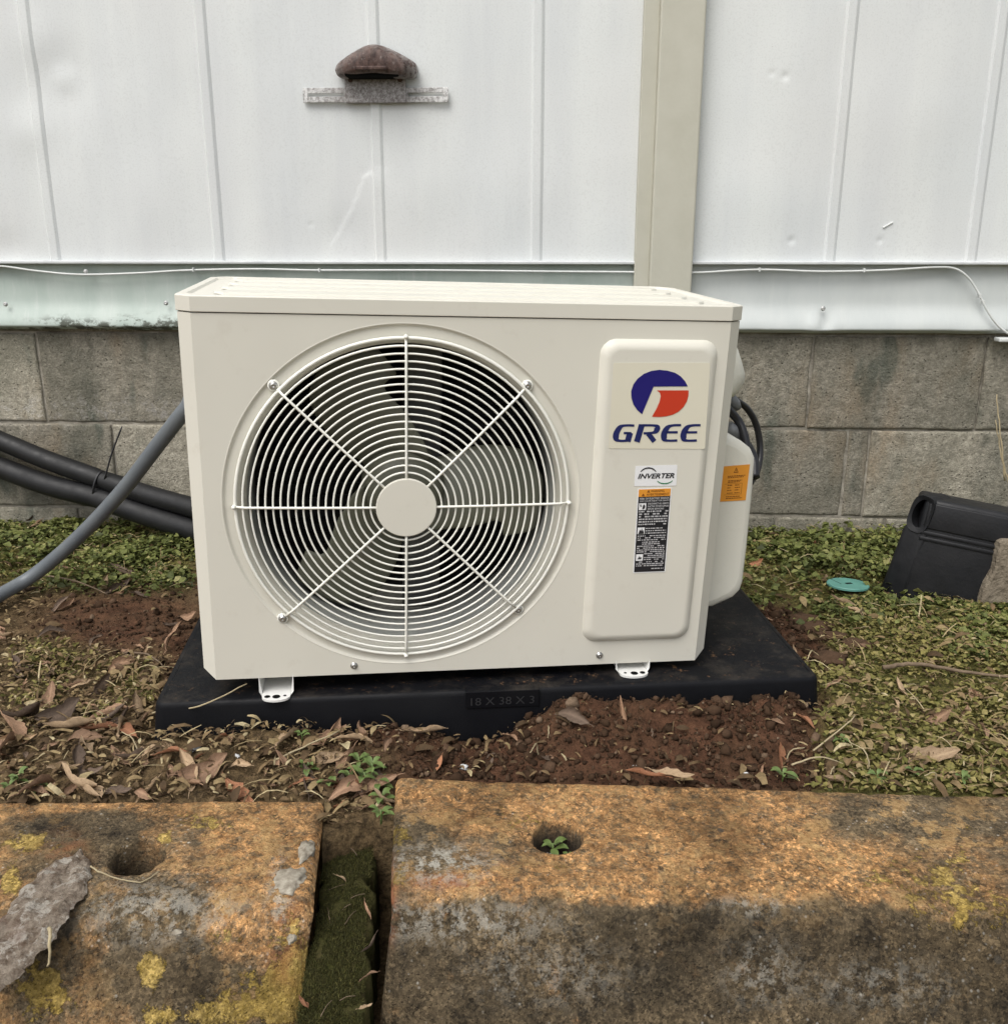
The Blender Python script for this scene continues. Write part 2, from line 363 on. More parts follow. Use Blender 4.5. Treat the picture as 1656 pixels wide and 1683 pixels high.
# ------------------------------------------------------------------ mesh helpers
class MB:
    def __init__(s): s.v = []; s.f = []; s.a = {}
    def add(s, vs, fs):
        n = len(s.v); s.v += [tuple(map(float, p)) for p in vs]; s.f += [tuple(i+n for i in q) for q in fs]; return n
    def box(s, x0, x1, y0, y1, z0, z1, bev=0):
        if bev <= 0:
            s.add([(x0,y0,z0),(x1,y0,z0),(x1,y1,z0),(x0,y1,z0),(x0,y0,z1),(x1,y0,z1),(x1,y1,z1),(x0,y1,z1)],
                  [(0,3,2,1),(4,5,6,7),(0,1,5,4),(1,2,6,5),(2,3,7,6),(3,0,4,7)]); return
        bm = bmesh.new(); bmesh.ops.create_cube(bm, size=1)
        for v in bm.verts: v.co = ((x0+x1)/2+v.co.x*(x1-x0), (y0+y1)/2+v.co.y*(y1-y0), (z0+z1)/2+v.co.z*(z1-z0))
        bmesh.ops.bevel(bm, geom=bm.edges[:], offset=bev, segments=2, affect='EDGES', profile=.5)
        s.add([v.co[:] for v in bm.verts], [[v.index for v in f.verts] for f in bm.faces] if not bm.verts.index_update() else []); bm.free()
    def tube(s, pts, r, n=10, closed=False, cap=True):
        pts = [Vector(p) for p in pts]; m = len(pts); rr = r if hasattr(r, '__len__') else [r]*m
        up = None; rings = []
        for i, p in enumerate(pts):
            if closed: t = (pts[(i+1) % m]-pts[i-1])
            else: t = pts[min(i+1, m-1)]-pts[max(i-1, 0)]
            t.normalize()
            if up is None:
                up = Vector((0, 0, 1)) if abs(t.z) < .9 else Vector((1, 0, 0))
            up = (up - t*up.dot(t)).normalized(); sd = t.cross(up)
            rings.append([p+(up*math.cos(2*math.pi*k/n)+sd*math.sin(2*math.pi*k/n))*rr[i] for k in range(n)])
        vs = [v for q in rings for v in q]; fs = []
        for i in range(m if closed else m-1):
            j = (i+1) % m
            for k in range(n): fs.append((i*n+k, i*n+(k+1) % n, j*n+(k+1) % n, j*n+k))
        if not closed and cap: fs += [tuple(range(n))[::-1], tuple((m-1)*n+k for k in range(n))]
        s.add(vs, fs)
    def prism(s, outline, y0, y1):
        """outline in (x, z), counter-clockwise seen from -Y; from y0 to y1"""
        n = len(outline)
        vs = [(x, y0, z) for x, z in outline]+[(x, y1, z) for x, z in outline]
        fs = [tuple(range(n)), tuple(range(2*n-1, n-1, -1))]+[(i, i+n, (i+1) % n+n, (i+1) % n) for i in range(n)]
        s.add(vs, fs)
    def build(s, name, mat, parent=None, smooth=False, attrs=None, bevel=0, angle=None):
        me = bpy.data.meshes.new(name); me.from_pydata(s.v, [], s.f)
        if bevel:
            bm = bmesh.new(); bm.from_mesh(me)
            es = [e for e in bm.edges if len(e.link_faces) == 2 and e.calc_face_angle(0) > .5]
            bmesh.ops.bevel(bm, geom=es, offset=bevel, segments=2, affect='EDGES', profile=.5, clamp_overlap=True); bm.to_mesh(me); bm.free()
        return link(name, me, mat, parent, smooth, attrs, angle)
def link(name, me, mat, parent=None, smooth=False, attrs=None, angle=None):
    if mat is not None: me.materials.append(mat)
    if attrs:
        for k, arr in attrs.items():
            a = me.attributes.new(k, 'FLOAT', 'POINT'); a.data.foreach_set('value', np.asarray(arr, np.float32))
    if smooth or angle:
        me.shade_smooth()
        if angle: me.set_sharp_from_angle(angle=math.radians(angle))
    me.validate(); me.update()
    o = bpy.data.objects.new(name, me); COL.objects.link(o)
    if parent: o.parent = parent
    return o
def np_mesh(name, V, Fq, mat, parent=None, smooth=False, attrs=None):
    V = np.asarray(V, np.float32).reshape(-1, 3); Fq = np.asarray(Fq, np.int32); k = Fq.shape[1]
    me = bpy.data.meshes.new(name); me.vertices.add(len(V)); me.vertices.foreach_set('co', V.ravel())
    me.loops.add(Fq.size); me.loops.foreach_set('vertex_index', Fq.ravel())
    me.polygons.add(len(Fq)); me.polygons.foreach_set('loop_start', np.arange(0, Fq.size, k, dtype=np.int32))
    me.update(calc_edges=True)
    return link(name, me, mat, parent, smooth, attrs)
def grid_faces(nu, nv):
    i = np.arange((nu-1)*(nv-1)); a = (i//(nv-1))*nv + i % (nv-1)
    return np.stack([a, a+nv, a+nv+1, a+1], 1)
def empty(name, loc=(0, 0, 0)):
    o = bpy.data.objects.new(name, None); COL.objects.link(o); o.location = loc; o.empty_display_size = .05; return o
def tag(o, label, cat, group=None, kind=None):
    o['label'] = label; o['category'] = cat
    if group: o['group'] = group
    if kind: o['kind'] = kind
    return o
def crom(pts, n=8):
    P = [np.array(p, float) for p in pts]; P = [2*P[0]-P[1]]+P+[2*P[-1]-P[-2]]; out = []
    for i in range(1, len(P)-2):
        for k in range(n):
            t = k/n
            out.append(.5*((2*P[i])+(P[i+1]-P[i-1])*t+(2*P[i-1]-5*P[i]+4*P[i+1]-P[i+2])*t*t+(3*P[i]-P[i-1]-3*P[i+1]+P[i+2])*t**3))
    out.append(P[-2]); return out
def text_geo(body, shear=0., bold=0.):
    """text as flat faces in (x, z), normalised to height 1 of capitals; returns verts2d, faces, width"""
    cu = bpy.data.curves.new('t', 'FONT'); cu.body = body; cu.size = 1; cu.shear = shear; cu.offset = bold; cu.resolution_u = 3
    ob = bpy.data.objects.new('t', cu); COL.objects.link(ob); dg = bpy.context.evaluated_depsgraph_get(); dg.update()
    me = ob.evaluated_get(dg).to_mesh(); vs = np.array([v.co[:2] for v in me.vertices]); fs = [tuple(p.vertices) for p in me.polygons]
    ob.evaluated_get(dg).to_mesh_clear(); bpy.data.objects.remove(ob); bpy.data.curves.remove(cu)
    lo = vs.min(0); hi = vs.max(0); return (vs-lo)/(hi-lo), fs, (hi-lo)[0]/(hi-lo)[1]

# ------------------------------------------------------------------ ground
PADO = np.array([-.5394, 1.1398, -.6079+.67]); PADR = rot(.1411, .0444, .0044)
def pad_local(x, y):
    d = np.stack([np.asarray(x)-PADO[0], np.asarray(y)-PADO[1]], -1)
    c, s_ = math.cos(.1411), math.sin(.1411); return d[..., 0]*c+d[..., 1]*s_, -d[..., 0]*s_+d[..., 1]*c
def ground_h(x, y):
    x = np.asarray(x, float); y = np.asarray(y, float)
    u, v = pad_local(x, y)
    h = .010*fbm(x*3.1, y*3.1, s=3, o=3) + .012*fbm(x*14, y*14, s=5, o=4) + .004*fbm(x*70, y*70, s=6, o=2)
    # hollow dug for the pad
    inside = sstep(-.05, .02, u)*sstep(1.02, .95, u)*sstep(-.03, .02, v)*sstep(.52, .46, v)
    h = h - .03*inside
    # loose soil thrown against the front of the pad: high on the right, hollow in the middle
    band = sstep(-.17, -.05, v)*sstep(.01, -.02, v)
    prof = .018*sstep(1.0, .92, u)*sstep(-.03, .03, u) + .024*np.exp(-((u-.80)/.13)**2) + .026*np.exp(-((u-.60)/.09)**2) + .012*np.exp(-((u-.12)/.15)**2) - .026*np.exp(-((u-.46)/.075)**2)
    h = h + band*prof*(1+.5*fbm(x*40, y*40, s=8, o=3)) + band*sstep(.5, .7, u)*sstep(1., .9, u)*.016*fbm(x*55, y*55, s=19, o=3)
    # the earth ends behind the parking stops and lies lower in front of them
    edge = 1.035 + .02*fbm(x*6, y*0+2.2, s=9, o=2) - .065*sstep(-.2, -.3, x)
    h = h - .13*sstep(edge-.03, edge-.075, y) 
    return h - .004
xs = np.concatenate([-np.geomspace(70, 1.75, 22), np.arange(-1.7, 1.36, .0085), np.geomspace(1.4, 70, 22)])
ys = np.concatenate([-np.geomspace(70, .3, 18), np.arange(-.2, .9, .06), np.arange(.92, 2.30, .0085), np.geomspace(2.4, 60, 12)])
GX, GY = np.meshgrid(xs, ys, indexing='ij'); GZ = ground_h(GX, GY)
near = (sstep(3.0, 1.6, np.abs(GX))*sstep(-.5, .2, GY)*sstep(3.5, 2.4, GY)); GZ = GZ*near - .10*(1-near)
GPX = to_px(np.stack([GX.ravel(), np.maximum(GY.ravel(), .45), GZ.ravel()], 1)).reshape(*GX.shape, 2)
def ell(px, cx, cy, rx, ry, p=1.): return np.exp(-((((px[..., 0]-cx)/rx)**2+((px[..., 1]-cy)/ry)**2)**p))
def zone_red(px, x=None, y=None):
    r = ell(px, 205, 1022, 150, 52, 2) + ell(px, 300, 1110, 40, 60, 2)*.8
    r = r + sstep(600, 680, px[..., 0])*sstep(1390, 1320, px[..., 0])*sstep(1120, 1150, px[..., 1])*sstep(1310, 1290, px[..., 1])
    d = np.abs((px[..., 0]-1240)-(px[..., 1]-985)*1.08)
    r = r + np.exp(-(np.maximum(0, d-20)/22)**2)*sstep(985, 1005, px[..., 1])*sstep(1105, 1080, px[..., 1])
    r = r + .8*ell(px, 590, 1205, 70, 30, 2)
    return np.clip(r, 0, 1)
def zone_yellow(px):
    r = sstep(1290, 1380, px[..., 0])*sstep(985, 1040, px[..., 1])
    r = r + sstep(1310, 1360, px[..., 0])*sstep(1120, 1180, px[..., 1])
    r = r + .9*ell(px, 90, 1085, 70, 30, 2)+.9*ell(px, 215, 1120, 50, 36, 2)+.8*ell(px, 160, 1170, 30, 22, 2)+.5*ell(px, 60, 1150, 50, 40, 2)
    return np.clip(r, 0, 1)
def zone_green(px):
    l = np.maximum(sstep(330, 300, px[..., 0]), sstep(960, 900, px[..., 1])*.9)*sstep(990, 940, px[..., 1])
    r = sstep(1200, 1240, px[..., 0])*sstep(1035, 965, px[..., 1]-.10*(px[..., 0]-1230)-sstep(1500, 1620, px[..., 0])*50)
    return np.clip(l+r, 0, 1)
zr, zy, zg = zone_red(GPX), zone_yellow(GPX), zone_green(GPX)
gnd = np_mesh('ground', np.stack([GX, GY, GZ], -1), grid_faces(len(xs), len(ys))[:, ::1], M['ground'], None, True,
              {'litter': np.clip(1-zr, 0, 1).ravel(), 'moss': (np.clip(np.maximum(zy, zg), 0, 1)*.85*(1-zr)).ravel()})
gnd['kind'] = 'structure'; gnd['label'] = 'reddish soil ground with litter and moss between wall and parking stops'

# ------------------------------------------------------------------ siding wall
wall = empty('siding_wall', (0, YW, .5))
tag(wall, 'white painted metal siding wall with vertical seams above the concrete blocks', 'wall')
def wz(py, px=800): return ony(px, py, YW)[2]
Z_DRIP, Z_FLB = wz(432), wz(545)
ZTOP = 2.5
seams = [-1.95, -1.557, -1.1646, -.7686, -.3857, -.0229, .270, .6487, .9654, 1.30, 1.66]
dents = []
for px, py, r, d in [(100, 120, .075, -.006), (60, 70, .06, .004), (45, 215, .05, .004), (105, 130, .03, .004), (560, 385, .045, -.003), (1300, 395, .008, -.0022), (1290, 125, .008, -.002), (1268, 120, .006, -.0012), (1445, 395, .007, -.0018),
                     (511, 369, .006, -.001), (15, 415, .05, -.006), (885, 300, .10, .003), (700, 300, .07, .0025), (1240, 320, .10, .0025), (1500, 200, .12, .003), (250, 330, .1, .003)]:
    q = ony(px, py, YW); dents.append((q[0], q[2], r, d))
ca, cb = ony(545, 400, YW), ony(600, 285, YW); cc = ony(632, 277, YW)
def panel_disp(x, z, x0, x1):
    t = (x-x0)/(x1-x0)
    d = .0045*np.sin(np.pi*t)*(.6+.9*fbm(x*1.7+3, z*2.1, s=21, o=2)) + .0022*fbm(x*7, z*5, s=22, o=2)
    for cx, cz, r, k in dents: d = d + k*np.exp(-((x-cx)**2+(z-cz)**2)/r**2)
    # the long crease left of the middle seam: the sheet below it is pushed out
    for a, b in ((ca, cb), (cb, cc)):
        ex, ez = b[0]-a[0], b[2]-a[2]; L = math.hypot(ex, ez); ex /= L; ez /= L
        s = ((x-a[0])*ex+(z-a[2])*ez); dist = -(x-a[0])*ez+(z-a[2])*ex + .006*fbm(x*60, z*60, s=33, o=2)
        w = sstep(-.03, .02, s)*sstep(L+.03, L-.02, s)
        d = d + w*.0013*sstep(.002, -.010, dist)*np.exp(-np.maximum(0, -dist)/.14)
    return d
for i in range(len(seams)-1):
    x0, x1 = seams[i], seams[i+1]
    nu = 110; gz = np.concatenate([np.linspace(Z_DRIP-.004, 1.35, 200), np.linspace(1.4, ZTOP, 14)]); nv = len(gz)
    X, Z = np.meshgrid(np.linspace(x0, x1, nu), gz, indexing='ij')
    Y = -panel_disp(X, Z, x0, x1)
    np_mesh('siding_panel', np.stack([X, Y, Z-.5], -1), grid_faces(nu, nv), M['siding'], wall, True)
for i, x in enumerate(seams):
    if abs(x-.270) < .01: continue
    b = MB(); wd = .0125
    n = 120; prof = [(-wd-.002, .0015), (-wd+.003, -.0040), (wd-.007, -.0034), (wd-.005, -.0030), (wd+.002, .0015)]
    vs = []; fs = []
    for k in range(n+1):
        z = Z_DRIP-.002+(ZTOP-Z_DRIP)*k/n - .5; jx = 0; jy = -float(panel_disp(np.array([x]), np.array([z+.5]), x-.4, x)[0])
        vs += [(x+jx+a, c+jy-.0015, z) for a, c in prof]
    for k in range(n):
        for j in range(4): fs.append((k*5+j, k*5+j+1, (k+1)*5+j+1, (k+1)*5+j))
    b.add(vs, fs); b.build('seam_strip', M['siding'], wall)
# backing so that no light leaks through
b = MB(); b.box(-2.6, 2.6, .016, .10, Z_DRIP-.5-.03, ZTOP-.5); b.build('sheathing', M['trim_gray'], wall)
# drip trim and flared flashing
b = MB(); zt = Z_DRIP-.5
b.prism([], 0, 0) if False else None
prof = [(-.014, .005), (-.020, .0025), (-.020, -.0015), (-.006, -.0030), (.004, -.0030), (.004, .005)]
vs = [(x, y, zt+z) for x in (-2.6, 2.6) for y, z in prof]; n = len(prof)
b.add(vs, [(i, (i+1) % n, (i+1) % n+n, i+n) for i in range(n)]); b.build('drip_trim', M['trim_gray'], wall)
def flashing(xa, xb, mat, wearf, dent):
    nu = int((xb-xa)/.012); H = Z_DRIP-.004-Z_FLB
    tv = np.concatenate([np.linspace(0, .8, 14), np.linspace(.82, 1.0, 12), 1+np.linspace(.03, .2, 5)]); nv = len(tv)
    X, T = np.meshgrid(np.linspace(xa, xb, nu), tv, indexing='ij')
    Tt = np.minimum(T, 1.)
    Zf = Z_DRIP-.003 - H*Tt + .002*fbm(X*7, T*0, s=41, o=3)*Tt
    flare = .008*T + .016*sstep(.55, .93, Tt) - .020*sstep(.94, 1.0, Tt)
    Y = .007 -(flare) + .0015*fbm(X*9, T*2.5, s=42, o=2) + np.maximum(0, T-1)*.12
    if dent: 
        q = ony(1345, 530, YW); dd = np.exp(-((X-q[0])/.03)**2-((Zf-q[2])/.02)**2); Y = Y + .008*dd*np.sin((X-q[0])*110); Zf = Zf - .004*dd
    wear = wearf(X, Tt)
    np_mesh('flashing', np.stack([X, Y, Zf-.5], -1), grid_faces(nu, nv)[:, ::-1], mat, wall, True, {'wear': wear.ravel()})
xg0, xg1 = ony(60, 530, YW)[0], ony(300, 530, YW)[0]
def wear_l(X, T):
    a = sstep(.78, .92, T + .12*fbm(X*14, T*3, s=51, o=3))*sstep(xg0-.1, xg0+.12, X)
    return np.clip(a*1.2 + .6*sstep(.93, .98, T), 0, 1)
def wear_r(X, T): return .35*sstep(.95, .99, T)
flashing(-2.6, .262, M['flash_green'], wear_l, False)
flashing(.262, 2.6, M['flash_white'], wear_r, True)
def screw(parent, loc, r=.005, mat='steel', name='screw', axis='y'):
    b = MB(); n = 10; vs = []; prof = [(r*1.35, .0), (r*1.35, .001), (r, .0014), (r*.92, .003), (r*.6, .004), (r*.35, .0036), (0.0001, .0028)]
    for rr, h in prof:
        for k in range(n):
            a = 2*math.pi*k/n; vs.append((loc[0]+rr*math.cos(a), loc[1]-h, loc[2]+rr*math.sin(a)))
    fs = [(i*n+k, i*n+(k+1) % n, (i+1)*n+(k+1) % n, (i+1)*n+k) for i in range(len(prof)-1) for k in range(n)]
    b.add(vs, fs); return b.build(name, M[mat], parent, True)
for px, py in ((8, 500), (272, 498), (140, 446), (1353, 507)):
    q = ony(px, py, YW-.018); screw(wall, (q[0], q[1]-YW+.004, q[2]-.5), .0042, 'galv')
# little nail scar on the right panel
b = MB(); q0, q1 = ony(1451, 374, YW-.004), ony(1467, 365, YW-.004); b.tube([q0-np.array([0, YW, .5]), q1-np.array([0, YW, .5])], .0018, 6); b.build('paint_chip', M['cable_white'], wall)
# the beige post
pl, pr = ony(1051, 225, YW-.03)[0], ony(1150, 225, YW-.045)[0]
post = empty('trim_post', ((pl+pr)/2, YW, .5)); tag(post, 'beige painted flat trim post running down the siding behind the unit', 'post')
w2 = (pr-pl)/2
b = MB(); b.box(-w2, -w2+.034, -.026, .0, -.5+Z_FLB+.006, ZTOP-.5, .002); b.build('flange', M['post'], post)
b = MB(); b.box(-w2+.0335, w2, -.042, .0, -.5+Z_FLB+.007, ZTOP-.5, .004); b.build('post_body', M['post'], post)
# white cable under the drip trim
cp = [(-60, 437), (0, 437), (60, 445), (130, 451), (220, 449), (310, 444), (420, 442), (520, 444), (700, 444), (900, 446), (1040, 447), (1140, 448), (1245, 443), (1350, 446), (1450, 444), (1535, 439), (1568, 441), (1590, 455), (1607, 480), (1622, 510), (1640, 535), (1665, 552), (1720, 575)]
cpts = crom([ony(px, py, YW-.016-.010*max(0, min(1, (py-470)/60))) for px, py in cp], 7)
cable = empty('white_cable', tuple(cpts[0])); tag(cable, 'thin white cable clipped along the flashing below the siding', 'cable')
b = MB(); b.tube([p-cpts[0] for p in cpts], .0025, 8); b.build('cable_run', M['cable_white'], cable, True)
for px, py in ((318, 443), (525, 444), (1248, 443), (1420, 444), (1610, 486), (1616, 497)):
    q = ony(px, py, YW-.018) - cpts[0]; b = MB(); b.box(q[0]-.0018, q[0]+.0018, q[1]-.004, q[1]+.012, q[2]-.0048, q[2]+.0048, .0008); b.build('clip', M['cable_white'], cable)
b = MB(); q = onz(1652, 557, 0) if False else ony(1648, 556, YW-.02) - cpts[0]
b.box(q[0]-.012, q[0]+.04, q[1]-.010, q[1]+.02, q[2]-.008, q[2]+.002, .003); b.build('junction_clip', M['cable_white'], cable)

# ------------------------------------------------------------------ concrete block wall
YB = YW + .016
bw = empty('block_wall', (0, YB, 0)); tag(bw, 'weathered grey concrete block foundation wall under the flashing', 'wall')
b = MB(); b.box(-2.6, 2.6, .006, .19, -.25, Z_DRIP-.02); b.build('mortar', M['mortar'], bw)
zc1, zc2 = ony(1400, 706, YB)[2], ony(1400, 850, YB)[2]
CH = zc1-zc2
def bx(px, py): return ony(px, py, YB)[0]
j_top = [-2.6, -2.06, -1.655, bx(68, 620), bx(68, 620)+.41, -.43, -.02, .30, bx(1331, 640), bx(1611, 640), 1.44, 1.85, 2.6]
j_mid = [-2.6, -1.85, -1.46, bx(190, 760), -.66, -.25, .16, bx(1236, 780)-.05, bx(1389, 780), bx(1424, 780), bx(1424, 780)+.405, 1.25, 1.66, 2.6]
j_low = [-2.6, -2.0, -1.6, -1.2, -.8, -.4, 0., .4, bx(1275, 860), bx(1455, 860), 1.1, 1.5, 1.9, 2.6]
rr = random.Random(5)
for (z0, z1, js) in ((zc1, zc1+CH+.004, j_top), (zc2, zc1, j_mid), (zc2-CH, zc2, j_low), (zc1+CH+.004, Z_DRIP-.03, [-2.6, -1.5, -.5, .3, bx(1345, 560), 1.1, 2.6])):
    for xa, xb in zip(js, js[1:]):
        g = .0042 if rr.random() < .6 else .0026
        x0, x1, za, zb = xa+g, xb-g, z0+g, z1-g
        nu = max(6, int((x1-x0)/.018)); nv = 12
        e1_, e2_ = np.array([0, .0012, .003, .007]), None
        uu = np.concatenate([e1_/(x1-x0), np.linspace(.014/(x1-x0), 1-.014/(x1-x0), nu), 1-e1_[::-1]/(x1-x0)]); vv_ = np.concatenate([e1_/(zb-za), np.linspace(.014/(zb-za), 1-.014/(zb-za), nv), 1-e1_[::-1]/(zb-za)]); nu, nv = len(uu), len(vv_)
        U, Vv = np.meshgrid(uu, vv_, indexing='ij')
        X = x0+U*(x1-x0); Z = za+Vv*(zb-za)
        e = np.minimum(np.minimum(U*(x1-x0), (1-U)*(x1-x0)), np.minimum(Vv*(zb-za), (1-Vv)*(zb-za)))
        X = X + .004*fbm(X*0+xa*7, Z*22, s=61, o=3)*(1-sstep(0, .03, np.minimum(U, 1-U)*(x1-x0))); Z = Z + .003*fbm(X*18, Z*0+z0*9, s=62, o=3)*(1-sstep(0, .03, np.minimum(Vv, 1-Vv)*(zb-za)))
        off = rr.uniform(-.003, .003)
        Y = off + .0032*(1-sstep(-.001, .0035, e + .0016*fbm(X*50, Z*50, s=63, o=2))) + .0022*fbm(X*16, Z*16, s=64, o=4)
        V = np.stack([X, Y, Z], -1).reshape(-1, 3); Fc = grid_faces(nu, nv)
        # returns into the joint
        ring = [i*nv for i in range(nu)] + [(nu-1)*nv+j for j in range(1, nv)] + [i*nv+nv-1 for i in range(nu-2, -1, -1)] + [j for j in range(nv-2, 0, -1)]
        back = V[ring].copy(); back[:, 1] = .09; nb = len(V); V = np.vstack([V, back]); m_ = len(ring)
        Fr = np.array([[ring[k], nb+k, nb+(k+1) % m_, ring[(k+1) % m_]] for k in range(m_)])
        splash = sstep(.06, .0, np.abs(V[:, 2]-zc1-.03))*sstep(-.5, -.9, V[:, 0])
        np_mesh('concrete_block', V, np.vstack([Fc, Fr]), M['block'], bw, False, {'tint': np.full(len(V), rr.random()), 'splash': splash})

# ------------------------------------------------------------------ rusty lamp hood on its slotted bracket
q = ony(618, 155, YW-.012)
br = empty('rusty_vent_hood', tuple(q)); tag(br, 'rusty brown metal hood on a slotted galvanised bracket screwed to the siding', 'bracket')
x0, x1 = ony(498, 155, q[1])[0]-q[0], ony(737, 158, q[1])[0]-q[0]
zt_, zb_ = .0185, -.0165
def slotted(b, xa, xb, za, zb, sx0, sx1, sz0, sz1, y0, y1):
    b.box(xa, sx0, y0, y1, za, zb, .0006); b.box(sx1, xb, y0, y1, za, zb, .0006); b.box(sx0, sx1, y0, y1, sz1, zb, .0006); b.box(sx0, sx1, y0, y1, za, sz0, .0006)
b = MB(); hw = .068
def arm(b): b.build('slotted_arm', M['galv_old'], br, attrs={'rim': .75*sstep(.115, .06, np.abs(np.array(b.v)[:, 0]))})
slotted(b, x0, -hw, zb_+.001, zt_-.004, x0+.011, -hw-.004, -.004, .003, -.0015, .0015)
arm(b); b = MB(); slotted(b, hw, x1, zb_, zt_-.005, hw+.004, x1-.012, -.005, .003, -.0025, .0005); arm(b)

b = MB(); b.box(-hw, hw, -.005, .002, zb_-.001, .050, .001); vv = np.array(b.v)
b.build('mounting_plate', M['galv_old'], br, attrs={'rim': np.clip(.85+.0*vv[:, 0], 0, 1)})
for sx in (-.055, .055): screw(br, (sx, -.005, .030), .0045, 'rust')
# hood: a flattened dome with a peaked top
nu, nv = 48, 16
out = [(549, 113), (553, 103), (566, 92), (588, 78), (604, 71), (616, 70), (630, 73), (650, 82), (670, 93), (681, 101), (685, 111), (684, 120), (677, 127), (650, 127), (617, 125), (585, 127), (563, 127), (553, 122)]
oc = [ony(px, py, q[1]-.02)-q for px, py in out]; oc = np.array(crom([(p[0], p[2], 0) for p in oc]+[(oc[0][0], oc[0][2], 0)], 4))[:-1, :2]
cen = np.array([oc[:, 0].mean(), .062]); nu = len(oc)
V = []; rim = []
for k in range(nv+1):
    t = k/nv; s = math.cos(t*math.pi/2)**.55 if t < 1 else 0.0; yy = -.058*math.sin(t*math.pi/2)**.9
    for (px_, pz_) in oc:
        p = cen+(np.array([px_, pz_])-cen)*s; bottom = sstep(.0, -.02, p[1]-.045)
        V.append((p[0], yy*(1 - .0*bottom), p[1] - .006*abs(yy)/.058)); rim.append((1-t)**2)
V = np.array(V); Fq = np.array([[k*nu+i, k*nu+(i+1) % nu, (k+1)*nu+(i+1) % nu, (k+1)*nu+i] for k in range(nv) for i in range(nu)])
V[:, 1] += .0012*fbm(V[:, 0]*90, V[:, 2]*90, s=71, o=3)
np_mesh('hood', V, Fq, M['rust'], br, True, {'rim': rim})
b = MB(); b.box(-.034, .036, -.063, -.052, .040, .0475, .002); b.build('lip', M['rust'], br, attrs=None)
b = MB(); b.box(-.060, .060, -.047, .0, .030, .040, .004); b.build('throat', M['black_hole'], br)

# ------------------------------------------------------------------ plastic equipment pad
pad = empty('equipment_pad', tuple(PADO)); pad.rotation_euler = Matrix(PADR.tolist()).to_euler()
tag(pad, 'black plastic equipment pad under the air conditioner', 'pad')
PW, PD, PH = .965, .457, .076
def rrect(x0, x1, y0, y1, r, n=5):
    o = []
    for cx, cy, a0 in ((x1-r, y0+r, -90), (x1-r, y1-r, 0), (x0+r, y1-r, 90), (x0+r, y0+r, 180)):
        for k in range(n+1): a = math.radians(a0+90*k/n); o.append((cx+r*math.cos(a), cy+r*math.sin(a)))
    return o
rings = []
for dz, ins in ((-PH, -.010), (-.040, -.0055), (-.008, -.0020), (-.0040, -.0008), (-.0016, .0010), (-.0004, .0030), (0, .008)):
    rings.append([(x, y, dz) for x, y in rrect(ins, PW-ins, ins, PD-ins, .014-ins*.5)])
b = MB(); n = len(rings[0]); vs = [p for r in rings for p in r]
fs = [(i*n+k, i*n+(k+1) % n, (i+1)*n+(k+1) % n, (i+1)*n+k) for i in range(len(rings)-1) for k in range(n)]
b.add(vs, fs)
# top as a grid with a slight dish
gx = np.linspace(.008, PW-.008, 60); gy = np.linspace(.008, PD-.008, 30); X, Y = np.meshgrid(gx, gy, indexing='ij')
e = np.minimum(np.minimum(X, PW-X), np.minimum(Y, PD-Y)); Z = -.0015*sstep(.02, .06, e) + .0006*fbm(X*20, Y*20, s=77, o=3) - .0004
nb = b.add(np.stack([X, Y, Z], -1).reshape(-1, 3), grid_faces(60, 30).tolist())
V = np.array(b.v); mud = np.exp(-((V[:, 0]-.84)/.10)**2-((V[:, 1]-.14)/.07)**2) + .9*np.exp(-((V[:, 0]-.70)/.14)**2-((V[:, 1]-.03)/.035)**2)+.5*np.exp(-((V[:, 0]-.40)/.3)**2-((V[:, 1]-.03)/.03)**2) + .25
b.build('pad_body', M['pad'], pad, angle=35, attrs={'mud': np.clip(mud, 0, 1)})
# raised plate with the size moulded into it
def pad_loc(px, py, y):
    d = PADR.T @ ray(px, py); c = PADR.T @ (CAM-PADO); t = (y-c[1])/d[1]; return c+d*t
a0, a1 = pad_loc(765, 1145, -.004), pad_loc(886, 1145, -.004)
b = MB(); b.box(a0[0], a1[0], -.0065, .010, -.026, .0015, .0012); plate = b.build('size_plate', M['pad'], pad, attrs=None)
tv, tf, tw = text_geo('18 X 38 X 3'); b = MB(); w_ = (a1[0]-a0[0])*.86; xc = (a0[0]+a1[0])/2
b.add([(xc-w_/2+u*w_, -.0073, -.0205+v*.0125) for u, v in tv], tf); b.build('lettering', M['pad_text'], plate)

# ------------------------------------------------------------------ the air conditioner
S_U = .985
UV = np.array([-.4797, 1.1703, -.5862])*S_U + CAM
UR = rot(.1939, .0420, .0267)
W, H, D = .7486*S_U, .5362*S_U, .325
unit = empty('air_conditioner', tuple(UV)); unit.rotation_euler = Matrix(UR.tolist()).to_euler()
tag(unit, 'beige outdoor air conditioner unit with round fan guard standing on black pad', 'air conditioner')
def loc(px, py, y=0.):
    d = UR.T @ ray(px, py); c = UR.T @ (CAM-UV); t = (y-c[1])/d[1]; return c+d*t
FC = np.array([.2827, .2560]); RB = .2395
CHM = .018                                       # chamfered upright corners
LZ = H-.0205                                      # underside of the lid
# front panel with its round opening
b = MB(); NS = 128; ang = [2*math.pi*k/NS for k in range(NS)]
rect = []
xL, xR, zB, zT = CHM, W-CHM, 0.0, LZ-.0012
for a in ang:
    c, s = math.cos(a), math.sin(a); ts = []
    if c > 1e-9: ts.append((xR-FC[0])/c)
    if c < -1e-9: ts.append((xL-FC[0])/c)
    if s > 1e-9: ts.append((zT-FC[1])/s)
    if s < -1e-9: ts.append((zB-FC[1])/s)
    t = min(ts); rect.append((FC[0]+c*t, FC[1]+s*t))
